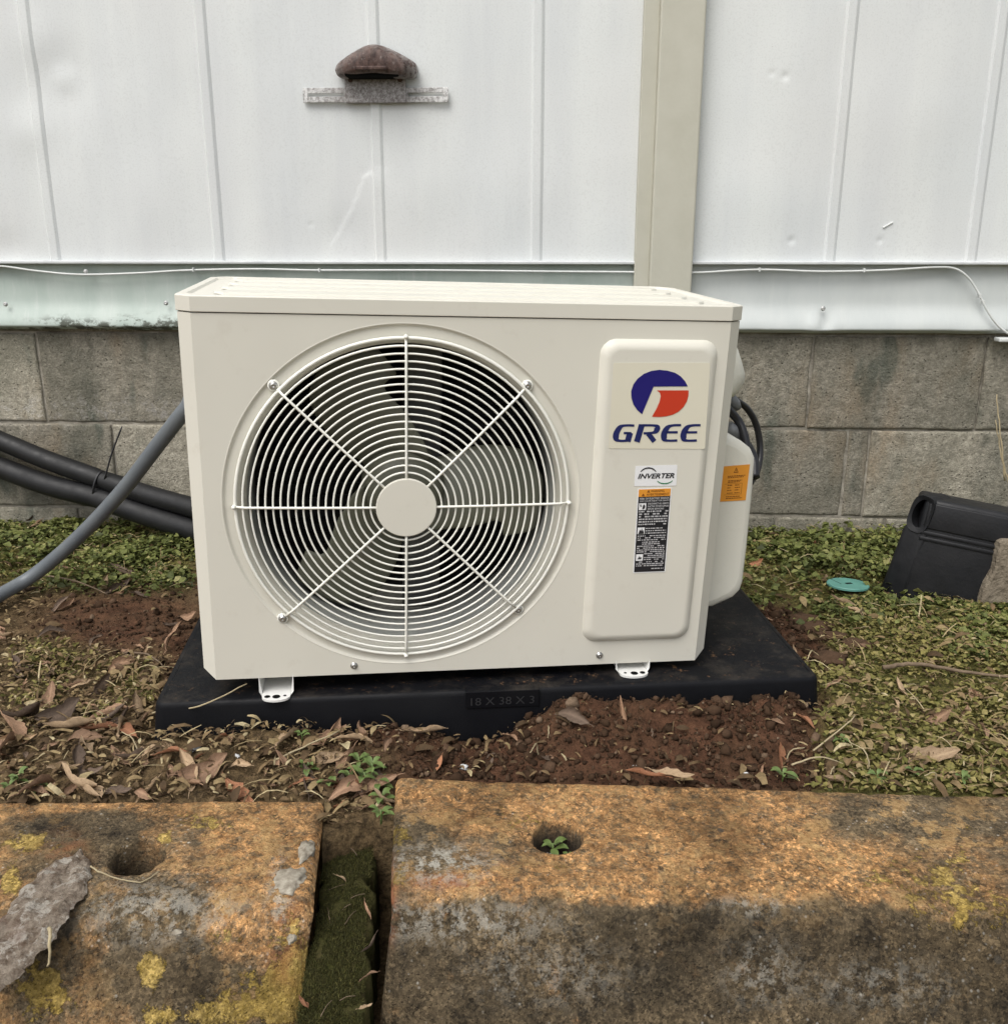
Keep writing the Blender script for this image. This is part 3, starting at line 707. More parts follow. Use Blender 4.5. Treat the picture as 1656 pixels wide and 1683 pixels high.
# corners exactly on the outline
for cx, cz in ((xL, zB), (xR, zB), (xR, zT), (xL, zT)):
    k = min(range(NS), key=lambda i: abs(((ang[i]-math.atan2(cz-FC[1], cx-FC[0])+math.pi) % (2*math.pi))-math.pi)); rect[k] = (cx, cz)
vs = [(x, 0, z) for x, z in rect] + [(FC[0]+(RB+.0034)*math.cos(a), 0, FC[1]+(RB+.0034)*math.sin(a)) for a in ang]
b.add(vs, [(k, (k+1) % NS, NS+(k+1) % NS, NS+k) for k in range(NS)])
bz = MB(); prof = [(RB+.0036, .0003), (RB+.0034, .0), (RB+.0016, .0002), (RB+.0004, .0016), (RB-.0006, .0030), (RB-.0018, .0036), (RB-.0040, .0037), (.2285, .0037), (.2250, .0038), (.2215, .0050), (.2175, .010), (.2145, .018), (.2130, .030)]
bz.add([(FC[0]+r*math.cos(a), y, FC[1]+r*math.sin(a)) for r, y in prof for a in ang], [(i*NS+k, i*NS+(k+1) % NS, (i+1)*NS+(k+1) % NS, (i+1)*NS+k) for i in range(len(prof)-1) for k in range(NS)])
bz.build('fan_bezel', M['unit'], unit, True)
# chamfers and returns at both sides, chamfered bottom corners
cb_ = .022
for sx in (0, 1):
    xo, xi = (0.0, CHM) if sx == 0 else (W, W-CHM)
    q = [(xi, 0, 0), (xo, CHM*.8, cb_*.55), (xo, CHM*.8, zT), (xi, 0, zT)]; b.add(q, [(0, 1, 2, 3)] if sx else [(3, 2, 1, 0)])
    q = [(xo, CHM*.8, cb_*.55), (xo, .06, cb_*.55), (xo, .06, zT), (xo, CHM*.8, zT)]; b.add(q, [(0, 1, 2, 3)] if sx else [(3, 2, 1, 0)])
b.add([(xL, 0, 0), (xR, 0, 0), (xR, .012, 0), (xL, .012, 0)], [(3, 2, 1, 0)])
b.build('front_panel', M['unit'], unit)
# casing behind: side and back sheets and base pan
b = MB()
b.box(.0015, .0035, .058, D, .014, zT); b.box(W-.0035, W-.0015, .058, D, .014, zT); b.box(.0036, W-.0036, D-.003, D, .014, zT)
b.build('casing', M['unit'], unit)
b = MB(); b.box(.022, W-.022, .012, D-.004, .004, .012, .001); b.build('base_pan', M['unit'], unit)
b = MB(); b.box(.004, W-.004, .012, D-.0035, zT-.006, zT-.002); b.build('top_plate', M['dark_in'], unit)
b = MB(); b.box(.53, .534, .012, D-.004, .0125, zT-.0065); b.build('partition', M['dark_in'], unit)
# lid
def lid_outline(g, ch): return [(-g+ch, -g), (W+g-ch, -g), (W+g, -g+ch*.8), (W+g, D+g-.02), (W+g-.02, D+g), (-g+.02, D+g), (-g, D+g-.02), (-g, -g+ch*.8)]
b = MB(); lv = []
for g, z in ((.0012, LZ), (.0018, LZ+.0008), (.0018, H-.0018), (.0008, H-.0004), (-.0008, H), (-.010, H), (-.013, H-.0028)): lv.append([(x, y, z) for x, y in lid_outline(g, .020)])
n = 8; vs = [p for r in lv for p in r]; fs = [(i*n+k, i*n+(k+1) % n, (i+1)*n+(k+1) % n, (i+1)*n+k) for i in range(len(lv)-1) for k in range(n)]
fs += [tuple(range((len(lv)-1)*n, len(lv)*n)), tuple(range(n))[::-1]]; b.add(vs, fs); lid = b.build('lid', M['unit'], unit)
for k in range(4):
    y0 = .030+k*.072; ins = .040
    o1 = [(ins, y0+.02), (ins+.014, y0), (W-ins-.014, y0), (W-ins, y0+.02), (W-ins, y0+.032), (W-ins-.014, y0+.044), (ins+.014, y0+.044), (ins, y0+.032)]
    b = MB(); c = np.mean(o1, 0); zz = H-.0020
    r0 = [(x, y, zz) for x, y in o1]
    def shr(q, d): return [(x+(d if x < W/2 else -d), y+(d if y < c[1] else -d)) for x, y in q]
    r1 = [(x, y, zz+.0026) for x, y in shr(o1, .0010)]; r2 = [(x, y, zz+.0031) for x, y in shr(o1, .0022)]
    b.add(r0+r1+r2, [(i, (i+1) % 8, (i+1) % 8+8, i+8) for i in range(8)]+[(i+8, (i+1) % 8+8, (i+1) % 8+16, i+16) for i in range(8)]+[tuple(range(16, 24))]); b.build('rib', M['unit'], lid)
# inside: duct, coil, motor, fan
b = MB(); prof = [(.2132, .0295), (.2125, .05), (.2125, .125), (.217, .1255)]
vs = [(FC[0]+r*math.cos(a), y, FC[1]+r*math.sin(a)) for r, y in prof for a in ang]
b.add(vs, [(i*NS+k, i*NS+(k+1) % NS, (i+1)*NS+(k+1) % NS, (i+1)*NS+k) for i in range(3) for k in range(NS)]); b.build('duct_ring', M['duct'], unit, True)
coil = MB(); coil.box(.006, .528, D-.030, D-.006, .014, zT-.008); coil = coil.build('coil', M['dark_in'], unit)
b = MB()
for k in range(22):
    z = .03+k*.0215; b.tube([(.02, D-.0345, z), (.515, D-.0345, z)], .0035, 6)
b.build('coil_tube', M['fin'], coil, True)
b = MB(); b.box(FC[0]-.03+.035, FC[0]+.03+.035, .20, .225, .014, zT-.012, .003); b.build('motor_bracket', M['motor'], unit)
b = MB(); nS = 24
for r0_, r1_, y0_, y1_ in ((.050, .050, .125, .20),):
    vs = [(FC[0]+r*math.cos(2*math.pi*k/nS), y, FC[1]+r*math.sin(2*math.pi*k/nS)) for r, y in ((.001, .12), (.042, .122), (.050, .130), (.050, .199)) for k in range(nS)]
    b.add(vs, [(i*nS+k, i*nS+(k+1) % nS, (i+1)*nS+(k+1) % nS, (i+1)*nS+k) for i in range(3) for k in range(nS)])
b.build('motor', M['motor'], unit, True)
fan = empty('fan', (FC[0], .085, FC[1])); fan.parent = unit
b = MB(); vs = [(r*math.cos(2*math.pi*k/nS), y, r*math.sin(2*math.pi*k/nS)) for r, y in ((.001, -.040), (.040, -.038), (.052, -.030), (.058, -.012), (.060, .032)) for k in range(nS)]
b.add(vs, [(i*nS+k, i*nS+(k+1) % nS, (i+1)*nS+(k+1) % nS, (i+1)*nS+k) for i in range(4) for k in range(nS)]); b.build('fan_hub', M['fan'], fan, True)
nr, na = 18, 18
for kb in range(3):
    V = []
    for i in range(nr):
        t = i/(nr-1); r = .055+.150*t
        # angles, counter-clockwise from the right: trailing edge and leading edge of one blade
        hi = math.radians(float(np.interp(t, [0, .08, .53, 1], [38, 33, 25, 15]))); lo = math.radians(float(np.interp(t, [0, .23, .45, .61, .7, .83, 1], [-70, -41, -27, -20, -20, -27, -25])))
        for j in range(na):
            s = j/(na-1); a = lo+(hi-lo)*s; rj = r - (.020*max(0, s-.72)/.28*t**3 + .030*max(0, .14-s)/.14*t**4)
            A = a+kb*2*math.pi/3
            V.append((rj*math.cos(A), .030*(.5-s)*(1.7-.9*t)*-1 - .012*math.sin(math.pi*s)*(1-.3*t), rj*math.sin(A)))
    V = np.array(V); Fq = grid_faces(nr, na); V2 = V.copy(); V2[:, 1] += .0028; n0 = len(V)
    rim = [j for j in range(na)]+[i*na+na-1 for i in range(1, nr)]+[(nr-1)*na+j for j in range(na-2, -1, -1)]+[i*na for i in range(nr-2, 0, -1)]
    Fr = np.array([[rim[k], rim[(k+1) % len(rim)], n0+rim[(k+1) % len(rim)], n0+rim[k]] for k in range(len(rim))])
    np_mesh('blade', np.vstack([V, V2]), np.vstack([Fq, Fq[:, ::-1]+n0, Fr]), M['fan'], fan, True)
# fan guard
GY0 = -.0035
guard = empty('fan_guard', (FC[0], GY0, FC[1]-.001)); guard.parent = unit
def dome(r): return -.0085*(1-min(1, r/.2245)**2)
for k in range(19):
    r = .0478+.00982*k; th = .00138 if k < 17 else (.0016 if k == 17 else .0025)
    b = MB(); n = 96 if k > 6 else 64
    b.tube([(r*math.cos(2*math.pi*i/n), dome(r)+(.002 if k == 18 else 0), r*math.sin(2*math.pi*i/n)) for i in range(n)], th, 6, closed=True)
    b.build('ring', M['wire'], guard, True)
ends = {}
for k in range(8):
    a = math.pi/4*k; diag = k % 2 == 1
    R1 = .2262
    e = (R1*math.cos(a), R1*math.sin(a))
    if diag:
        px, py = {1: (866, 633), 3: (450, 633), 5: (465, 1015), 7: (851, 1000)}[k]; q = loc(px, py, .003); e = (q[0]-FC[0], q[2]-FC[1]+.001); L = math.hypot(*e); ee = (e[0]*(L-.006)/L, e[1]*(L-.006)/L)
    else: ee = e
    r0 = .038; L = math.hypot(*ee); dx, dz = ee[0]/L, ee[1]/L
    pts = [(dx*r, dome(r)-.0030+(.0045 if r > .222 else 0), dz*r) for r in np.linspace(r0, L, 14)]
    b = MB(); b.tube(pts, .0018, 6)
    if not diag: b.tube([(dx*L, -.004, dz*L), (dx*L, .006, dz*L)], .003, 6)
    else:
        o_ = []
        for i in range(14):
            t = 2*math.pi*i/14; o_.append((e[0]+.0062*math.cos(t), .004, e[1]+.0062*math.sin(t)))
        b.tube(o_, .0018, 6, closed=True)
    b.build('spoke', M['wire'], guard, True)
    if diag: screw(guard, (e[0], .0035, e[1]), .0046)
b = MB(); nS = 48; vs = []; prof = [(.0001, -.0150), (.0394, -.0150), (.0402, -.0147), (.0406, -.0140), (.0406, -.0105)]
for r, y in prof: vs += [(r*math.cos(2*math.pi*k/nS), y, r*math.sin(2*math.pi*k/nS)) for k in range(nS)]
b.add(vs, [(i*nS+k, i*nS+(k+1) % nS, (i+1)*nS+(k+1) % nS, (i+1)*nS+k) for i in range(4) for k in range(nS)]); b.build('centre_disc', M['unit'], guard, angle=15)
# raised service panel
pq = [loc(985, 558, -.006), loc(1180, 558, -.006), loc(960, 1058, -.006), loc(1137, 1052, -.006)]
sx0, sx1 = (pq[0][0]+pq[2][0])/2, (pq[1][0]+pq[3][0])/2; sz1, sz0 = (pq[0][2]+pq[1][2])/2, (pq[2][2]+pq[3][2])/2
b = MB(); levels = [(0, .0005), (.0012, -.0012), (.004, -.0046), (.0078, -.0072), (.0110, -.0085), (.0140, -.0088), (.0146, -.0088)]
rg = [[(x, y, z) for x, z in rrect(sx0+i_, sx1-i_, sz0+i_, sz1-i_, .022-i_*.5, 7)] for i_, y in levels]
n = len(rg[0]); vs = [p for r in rg for p in r]; fs = [(i*n+k, i*n+(k+1) % n, (i+1)*n+(k+1) % n, (i+1)*n+k) for i in range(len(rg)-1) for k in range(n)]+[tuple(range((len(rg)-1)*n, len(rg)*n))]
b.add(vs, fs); b.build('service_panel', M['unit'], unit, angle=30)
YL = -.0090
def quad_map(c4, y):
    tl, tr, bl, br_ = [loc(px, py, y) for px, py in c4]
    return lambda u, v, dy=0: tuple((tl*(1-u)*v+tr*u*v+bl*(1-u)*(1-v)+br_*u*(1-v))+np.array([0, -dy, 0]))
def lab_rect(q, u0, u1, v0, v1, name, mat, parent, dy, r=0):
    b = MB(); o_ = [(u0, v0), (u1, v0), (u1, v1), (u0, v1)] if r == 0 else rrect(u0, u1, v0, v1, r, 4)
    n = len(o_); b.add([q(u, v, dy) for u, v in o_]+[q(u, v, dy-.0003) for u, v in o_], [tuple(range(n))]+[(i, i+n, (i+1) % n+n, (i+1) % n) for i in range(n)]); return b.build(name, M[mat], parent)
# brand label
q = quad_map([(1008, 596), (1167, 596), (1000, 737), (1158, 738)], YL)
lab = lab_rect(q, 0, 1, 0, 1, 'brand_label', 'lab_cream', unit, .0003, .02)
def flat(parent, name, mat, pts2, dy, fs=None, fn=q):
    b = MB(); b.add([fn(u, v, dy) for u, v in pts2], fs or [tuple(range(len(pts2)))]); return b.build(name, M[mat], parent)
def P2(px, py):
    """photograph pixel -> (u, v) on the brand label"""
    g = loc(px, py, YL); tl, tr, bl, br_ = [loc(*c, YL) for c in ((1008, 596), (1167, 596), (1000, 737), (1158, 738))]
    u, v = .5, .5
    for _ in range(12):
        p = tl*(1-u)*v+tr*u*v+bl*(1-u)*(1-v)+br_*u*(1-v); du = (tr*v+br_*(1-v))-(tl*v+bl*(1-v)); dv = (tl*(1-u)+tr*u)-(bl*(1-u)+br_*u)
        A = np.array([[du[0], dv[0]], [du[2], dv[2]]]); d = np.linalg.solve(A, np.array([g[0]-p[0], g[2]-p[2]])); u += d[0]; v += d[1]
    return (u, v)
# emblem read off the picture (crop of 940..1260 x 540..1120, scale 2.903)
def Z7(x, y): return P2(940+x/2.903, 540+y/2.903)
blue = [(333, 408), (310, 388), (292, 362), (282, 330), (281, 298), (292, 265), (312, 238), (342, 215), (378, 201), (416, 196), (455, 200), (490, 210), (517, 227), (538, 250), (551, 275), (388, 276)]
redp = [(403, 294), (555, 294), (554, 320), (546, 348), (530, 374), (508, 395), (480, 410), (448, 418), (415, 421), (380, 420), (400, 385), (416, 350), (422, 322), (418, 305)]
def smooth_poly(p, keep): return [Z7(*a) for a in p]
flat(lab, 'emblem_blue', 'ink_blue', [Z7(*a) for a in blue][::-1], .0008)
flat(lab, 'emblem_red', 'ink_red', [Z7(*a) for a in redp][::-1], .0008)
def strokes(lines, hw_, b, fn, dy):
    """broad-nib strokes: vertical half width hw_[1], horizontal half width hw_[0] in crop pixels"""
    for ln in lines:
        L = [np.array(p, float) for p in crom([(x, y, 0) for x, y in ln], 5)] if len(ln) > 2 else [np.array((*p, 0.)) for p in ln]
        lo_, hi_ = [], []
        for i, p in enumerate(L):
            t = L[min(i+1, len(L)-1)]-L[max(i-1, 0)]; t = t/np.linalg.norm(t); nrm = np.array([-t[1], t[0]])
            w = math.hypot(nrm[0]*hw_[0], nrm[1]*hw_[1]); lo_.append(p[:2]-nrm*w); hi_.append(p[:2]+nrm*w)
        n = len(L); b.add([fn(*Z7(*p), dy) for p in lo_+hi_], [(i, i+1, n+i+1, n+i) for i in range(n-1)])
b = MB()
G_ = [[(296, 462), (262, 461), (234, 466), (216, 487), (208, 512), (214, 530), (236, 535), (270, 533)], [(264, 538), (276, 496)], [(246, 498), (282, 498)]]
R_ = [[(308, 540), (332, 458)], [(326, 461), (382, 461), (402, 466), (404, 480), (392, 494), (366, 498), (340, 499)], [(362, 500), (392, 538)]]
def E_(dx): return [[(506+dx, 460), (470+dx, 461), (446+dx, 468), (430+dx, 488), (424+dx, 512), (430+dx, 530), (450+dx, 534), (488+dx, 533)], [(434+dx, 494), (490+dx, 494)]]
strokes(G_+R_+E_(13)+E_(106), (14.5, 5.6), b, q, .0008)
b.build('lettering', M['ink_navy'], lab)
# inverter label
q2 = quad_map([(1044, 766), (1113, 764), (1042, 799), (1111, 798)], YL)
lab2 = lab_rect(q2, 0, 1, 0, 1, 'inverter_label', 'lab_white', unit, .0003, .03)
tv, tf, tw = text_geo('INVERTER', .28, .03)
flat(lab2, 'lettering', 'ink_black', [(.07+u*.87, .37+v*.25) for u, v in tv], .0007, tf, q2)
def arc(parent, mat, cx, cy, rx, ry, a0, a1, w0, name):
    b = MB(); n = 18; vs = []
    for k in range(n+1):
        a = math.radians(a0+(a1-a0)*k/n); w = w0*math.sin(math.pi*(k+1.2)/(n+2.4))**.5
        vs += [q2(cx+rx*math.cos(a), cy+ry*math.sin(a), .0007), q2(cx+(rx-w*.55)*math.cos(a), cy+(ry-w)*math.sin(a), .0007)]
    b.add(vs, [(2*k, 2*k+1, 2*k+3, 2*k+2) for k in range(n)]); b.build(name, M[mat], parent)
arc(lab2, 'ink_black', .31, .60, .20, .33, 160, 18, .07, 'arc_dark')
arc(lab2, 'ink_green', .72, .34, .20, .26, 200, 342, .06, 'arc_green')
# warning label
q3 = quad_map([(1048, 803), (1104, 801), (1040, 942), (1093, 940)], YL)
lab3 = lab_rect(q3, 0, 1, 0, 1, 'warning_label', 'lab_white', unit, .0003, .02)
lab_rect(q3, .03, .97, .012, .905, 'black_field', 'lab_black', lab3, .0006)
lab_rect(q3, .03, .97, .905, .99, 'orange_field', 'lab_orange', lab3, .0006)
def put(fn, parent, body, u0, u1, v0, v1, mat, bold=.01):
    tv, tf, _ = text_geo(body, 0, bold); flat(parent, 'lettering', mat, [(u0+u*(u1-u0), v0+v*(v1-v0)) for u, v in tv], .0009, tf, fn)
put(q3, lab3, 'WARNING', .38, .78, .954, .980, 'ink_brown'); put(q3, lab3, 'AVERTISSEMENT', .26, .93, .916, .942, 'ink_brown')
for u, v in ((.27, .953), (.12, .915)): flat(lab3, 'warning_triangle', 'ink_brown', [(u, v), (u+.09, v), (u+.045, v+.030)], .0009, None, q3)
put(q3, lab3, 'RISK OF ELECTRIC SHOCK', .07, .94, .872, .894, 'ink_grey', .02); put(q3, lab3, 'CAN CAUSE INJURY OR DEATH', .07, .94, .843, .864, 'ink_grey', .02)
put(q3, lab3, 'DISCONNECT ALL REMOTE', .32, .94, .812, .832, 'ink_grey', .02); put(q3, lab3, 'ELECTRIC POWER SUPPLIES', .32, .94, .782, .802, 'ink_grey', .02); put(q3, lab3, 'BEFORE SERVICING', .32, .80, .752, .772, 'ink_grey', .02)
# lines too fine to read in the photograph: short unreadable dashes
rl = random.Random(3); b = MB()
rows = [(.07, .94, v) for v in np.arange(.725, .545, -.030)] + [(.30, .92, v) for v in (.528, .500, .472)] + [(.07, .92, v) for v in (.440, .416, .392)] + [(.22, .78, v) for v in (.365, .343)] + [(.07, .92, v) for v in (.318, .295, .272, .250)] + [(.30, .92, v) for v in (.226, .203, .180, .157)] + [(.07, .92, v) for v in (.128, .105, .082)] + [(.55, .92, .045)]
for u0, u1, v in rows:
    u = u0
    while u < u1-.02:
        w = min(rl.uniform(.02, .10), u1-u); hgt = .0155 if v > .54 else .0115
        if rl.random() < .9: b.add([q3(u, v, .0009), q3(u+w, v, .0009), q3(u+w, v+hgt, .0009), q3(u, v+hgt, .0009)], [(0, 1, 2, 3)])
        u += w+rl.uniform(.010, .03)
b.build('fine_print', M['ink_grey'], lab3)
for v0, kind in ((.752, 0), (.468, 1), (.150, 2)):
    pc = lab_rect(q3, .06, .27, v0, v0+.078, 'pictogram', 'lab_white', lab3, .0009)
    sh = [[(.5, .1), (.8, .2), (.88, .55), (.7, .85), (.55, .7), (.5, .4)], [(.1, .05), (.9, .05), (.85, .7), (.72, .45), (.6, .95), (.45, .5), (.3, .75), (.22, .4)], [(.2, .25), (.8, .25), (.75, .6), (.6, .5), (.5, .75), (.35, .5)]][kind]
    flat(pc, 'symbol', 'ink_black', [(.06+.21*u, v0+.078*v) for u, v in sh], .0012, None, q3)
    if kind == 0: flat(pc, 'symbol', 'ink_black', [(.06+.21*u, v0+.078*v) for u, v in [(.1, .8), (.2, .45), (.42, .6), (.3, .65), (.25, .9)]], .0012, None, q3)
# side valve cover and handle bump
YC0 = .075
co = [(1150, 712), (1200, 717), (1222, 727), (1236, 738), (1242, 752), (1239, 800), (1229, 900), (1222, 958), (1217, 972), (1206, 983), (1172, 999), (1120, 999)]
oc = [loc(px, py, YC0) for px, py in co]; oc = [(max(p[0], W-.004), p[2]) for p in oc]
b = MB(); levels = [(.010, .0), (.004, .0012), (.001, .004), (0., .010), (0., .17), (-.002, .20)]
cx_, cz_ = W, np.mean([p[1] for p in oc]); n = len(oc); vs = []
for ins, dy in levels:
    for x, z in oc:
        dx, dz = x-cx_, z-cz_; L = math.hypot(dx, dz)+1e-9; kx = max(0, 1-ins/max(dx, .02)) if dx > .01 else 1; vs.append((cx_+dx*kx, YC0+dy, cz_+dz*(1-ins/max(abs(dz), .05) if abs(dz) > .05 else 1)))
fs = [(i*n+k, i*n+(k+1) % n, (i+1)*n+(k+1) % n, (i+1)*n+k) for i in range(len(levels)-1) for k in range(n)]+[tuple(range(n))[::-1] if False else tuple(range(n)), tuple(range((len(levels)-1)*n, len(levels)*n))[::-1]]
b.add(vs, fs); cover = b.build('valve_cover', M['cover'], unit, angle=40)
q4 = quad_map([(1195, 766), (1232, 763), (1190, 824), (1225, 822)], YC0-.0004)
lab4 = lab_rect(q4, -.35, 1, 0, 1, 'orange_label', 'lab_orange', unit, .0004)
b = MB()
tri = [(.30, .80), (.52, .80), (.41, .95)]; ti = [(.34, .82), (.48, .82), (.41, .915)]
b.add([q4(u, v, .0007) for u, v in tri+ti], [(0, 1, 4, 3), (1, 2, 5, 4), (2, 0, 3, 5)])
b.add([q4(u, v, .0007) for u, v in ((.40, .835), (.42, .835), (.42, .885), (.40, .885))], [(0, 1, 2, 3)])
for u0, u1, v in [(.05, .85, .70), (.05, .78, .66), (.08, .72, .57), (.08, .62, .53), (.08, .30, .44), (.42, .64, .44), (.08, .24, .37), (.42, .66, .37), (.08, .28, .30), (.42, .62, .30), (.08, .34, .22), (.42, .66, .22), (.05, .70, .12), (.05, .80, .07)]:
    u = u0
    while u < u1-.015:
        w = min(rl.uniform(.04, .12), u1-u); b.add([q4(u, v, .0007), q4(u+w, v, .0007), q4(u+w, v+.022, .0007), q4(u, v+.022, .0007)], [(0, 1, 2, 3)]); u += w+.02
for u0, u1, v0, v1 in ((-.05, .74, .185, .192), (-.05, .74, .49, .497), (.735, .75, .185, .497)): b.add([q4(u0, v0, .0007), q4(u1, v0, .0007), q4(u1, v1, .0007), q4(u0, v1, .0007)], [(0, 1, 2, 3)])
b.build('fine_print', M['ink_brown'], lab4)
YH = .16
ho = [loc(px, py, YH) for px, py in ((1206, 560), (1213, 572), (1220, 592), (1226, 612), (1225, 625), (1218, 638), (1206, 650))]
b = MB(); ho = [(W-.004, ho[0][2])]+[(max(p[0], W-.002), p[2]) for p in ho]+[(W-.004, ho[-1][2])]
n = len(ho); vs = []
for sc_, dy in ((.25, -.030), (.7, -.022), (.93, -.010), (1., .01), (1., .08), (.8, .11), (.2, .12)): vs += [(W-.004+(x-W+.004)*sc_, YH+dy, z) for x, z in ho]
b.add(vs, [(i*n+k, i*n+k+1, (i+1)*n+k+1, (i+1)*n+k) for i in range(6) for k in range(n-1)]); b.build('side_handle', M['cover'], unit, True)
# feet: bent straps that run under the base and lie on the pad
def u2w(p): return UV + UR @ np.array(p)
def pad_z_local(x, y):
    """height (unit frame) of the pad's top below unit point x, y"""
    n_ = PADR[:, 2]; w0 = u2w((x, y, 0)); d = UR[:, 2]; return float(np.dot(PADO-w0, n_)/np.dot(d, n_))
for pxs, lab_side in (((421, 484), 0), ((1008, 1069), 1)):
    qa, qb = loc(pxs[0], 1118 if not lab_side else 1092, 0), loc(pxs[1], 1118 if not lab_side else 1092, 0); xa, xb = qa[0]+.003, qb[0]-.001; xc = (xa+xb)/2; hw2 = (xb-xa)/2
    yf = -.021; z0 = pad_z_local(xc, yf)+.0002; z1 = pad_z_local(xc, 0.)+.0002; z2 = pad_z_local(xc, D)+.0002
    o_ = [(xc+hw2*.80*math.cos(t), yf+.012+.012*math.sin(t)) for t in np.linspace(math.pi, 2*math.pi, 12)]
    o_ = o_+[(xc+hw2*.80, D+.03), (xc-hw2*.80, D+.03)]
    def zz(y): return z0+(z1-z0)*(y-yf)/(0-yf)
    b = MB(); n = len(o_); b.add([(x, y, zz(y)) for x, y in o_]+[(x, y, zz(y)+.0032) for x, y in o_], [tuple(range(n))[::-1], tuple(range(n, 2*n))]+[(i, (i+1) % n, (i+1) % n+n, i+n) for i in range(n)])
    ft = b.build('foot', M['foot_white'], unit, attrs=None)
    for s in (-1, 1):
        x_a, x_b = xc+s*hw2*.80, xc+s*hw2*.98; b = MB()
        b.add([(x_a, yf+.016, zz(yf+.016)+.001), (x_b, yf+.020, zz(yf+.02)+.006), (x_b, .0, .006), (x_a, .0, zz(0)+.001), (x_b, D, .006), (x_a, D, zz(D)+.001)], [(0, 1, 2, 3), (3, 2, 4, 5)]); b.build('flange', M['foot_white'], ft)
    for du, dyy, rx_, ry_ in ((-.62, .011, .0042, .0040), (.02, .010, .0056, .0052), (.62, .012, .0022, .0022)) if not lab_side else ((-.62, .012, .0022, .0022), (.0, .010, .0056, .0052), (.60, .011, .0042, .0040)):
        b = MB(); n = 16; cy_ = yf+dyy; b.add([(xc+du*hw2*.8+rx_*math.cos(2*math.pi*k/n), cy_+ry_*math.sin(2*math.pi*k/n), zz(cy_)+.0037) for k in range(n)], [tuple(range(n))]); b.build('bolt_hole', M['black_hole'], ft)
for px, py in ((582, 1094), (985, 1077)):
    g = loc(px, py, 0); screw(unit, (g[0], .0003, g[2]), .0040)

# ------------------------------------------------------------------ pipes and cables beside the unit
def chain(pts, n=8): return crom(pts, n)
up_ = [ony(-900, 400, YW-.03), ony(-500, 540, YW-.03), ony(-140, 668, YW-.03), ony(0, 724, YW-.035), ony(80, 757, YW-.06), ony(165, 787, YW-.09), ony(240, 812, YW-.13), ony(330, 838, YW-.19), ony(430, 870, YW-.27), u2w((.55, D+.05, .07)), u2w((W-.08, D-.002, .13))]
lo_ = [ony(-900, 450, YW-.03), ony(-500, 588, YW-.03), ony(-140, 712, YW-.03), ony(0, 768, YW-.04), ony(80, 797, YW-.07), ony(160, 818, YW-.10), ony(240, 846, YW-.14), ony(330, 874, YW-.20), ony(430, 905, YW-.28), u2w((.55, D+.05, .02)), u2w((W-.08, D-.002, .07))]
o0 = np.array(up_[0]); pipes = empty('insulated_pipes', tuple(o0)); tag(pipes, 'two black foam insulated pipes tied together crossing behind the grey conduit', 'pipes')
def rad(pts, base, tie):
    t = np.array(pts); d = np.linalg.norm(t-tie, axis=1); return list(base*(1-.22*np.exp(-(d/.02)**2)))
tie = ony(164, 802, YW-.095)
for P_, r_ in ((up_, .0235), (lo_, .0265)):
    c = chain(P_, 12); b = MB(); b.tube([p-o0 for p in c], rad(c, r_, tie), 16); b.build('pipe', M['insul'], pipes, True)
dirp = np.array(up_[6])-np.array(up_[4]); dirp /= np.linalg.norm(dirp)
perp = np.cross(dirp, [0, 1, 0]); perp /= np.linalg.norm(perp); per2 = np.cross(dirp, perp)
cm = (ony(165, 787, YW-.09)+ony(160, 818, YW-.10))/2 + dirp*.003
b = MB(); b.tube([cm-o0+perp*.044*math.cos(t)+per2*.023*math.sin(t) for t in np.linspace(0, 2*math.pi, 33)[:-1]], .0032, 6, closed=True); b.build('cable_tie', M['cable_black'], pipes, True)
b = MB(); b.tube([p-o0 for p in chain([ony(172, 788, YW-.115), ony(184, 745, YW-.11), ony(201, 700, YW-.10)], 6)], [.0022]*12+[.0012], 6); b.build('tie_tail', M['cable_black'], pipes, True)
# grey conduit
cq = [onz(-700, 1190, .005), onz(-350, 1130, .008), onz(-120, 1045, .010), onz(0, 978, .022), ony(60, 942, 1.70), ony(130, 882, 1.68), ony(200, 808, 1.64), ony(262, 728, 1.60), ony(306, 672, 1.575), ony(350, 624, 1.575), u2w((.22, D+.05, .43)), u2w((.36, D+.045, .43)), u2w((.55, D+.03, .34)), u2w((W-.06, D-.002, .30))]
c = chain(cq, 12); o1 = np.array(c[0]); cond = empty('grey_conduit', tuple(o1)); tag(cond, 'smooth grey flexible conduit curving from the ground up behind the unit', 'conduit')
b = MB(); b.tube([p-o1 for p in c], .0137, 18); b.build('conduit_hose', M['conduit'], cond, True)
# black power cables on the right
def lw(px, py, y): return u2w(loc(px, py, y))
k1 = [lw(1186, 640, .20), lw(1206, 655, .21), lw(1228, 672, .22), lw(1243, 700, .225), lw(1249, 740, .22), lw(1244, 775, .20), lw(1232, 795, .17)]
k2 = [lw(1186, 700, .20), lw(1206, 712, .20), lw(1224, 728, .20), lw(1238, 755, .19), lw(1240, 785, .17)]
k3 = [lw(1192, 668, .19), lw(1212, 690, .19), lw(1222, 712, .18), lw(1228, 740, .17)]
o2 = np.array(k1[0]); cabs = empty('power_cables', tuple(o2)); tag(cabs, 'black power cables looping out beside the valve cover', 'cables')
for K, r_ in ((k1, .0055), (k2, .0085), (k3, .007)):
    b = MB(); b.tube([p-o2 for p in chain(K, 8)], r_, 10); b.build('cable', M['cable_black'], cabs, True)
b = MB(); b.tube([lw(1198, 652, .20)-o2, lw(1208, 664, .205)-o2, lw(1213, 672, .205)-o2], [.009, .009, .006], 10); b.build('gland', M['grey_pl'], cabs, True)
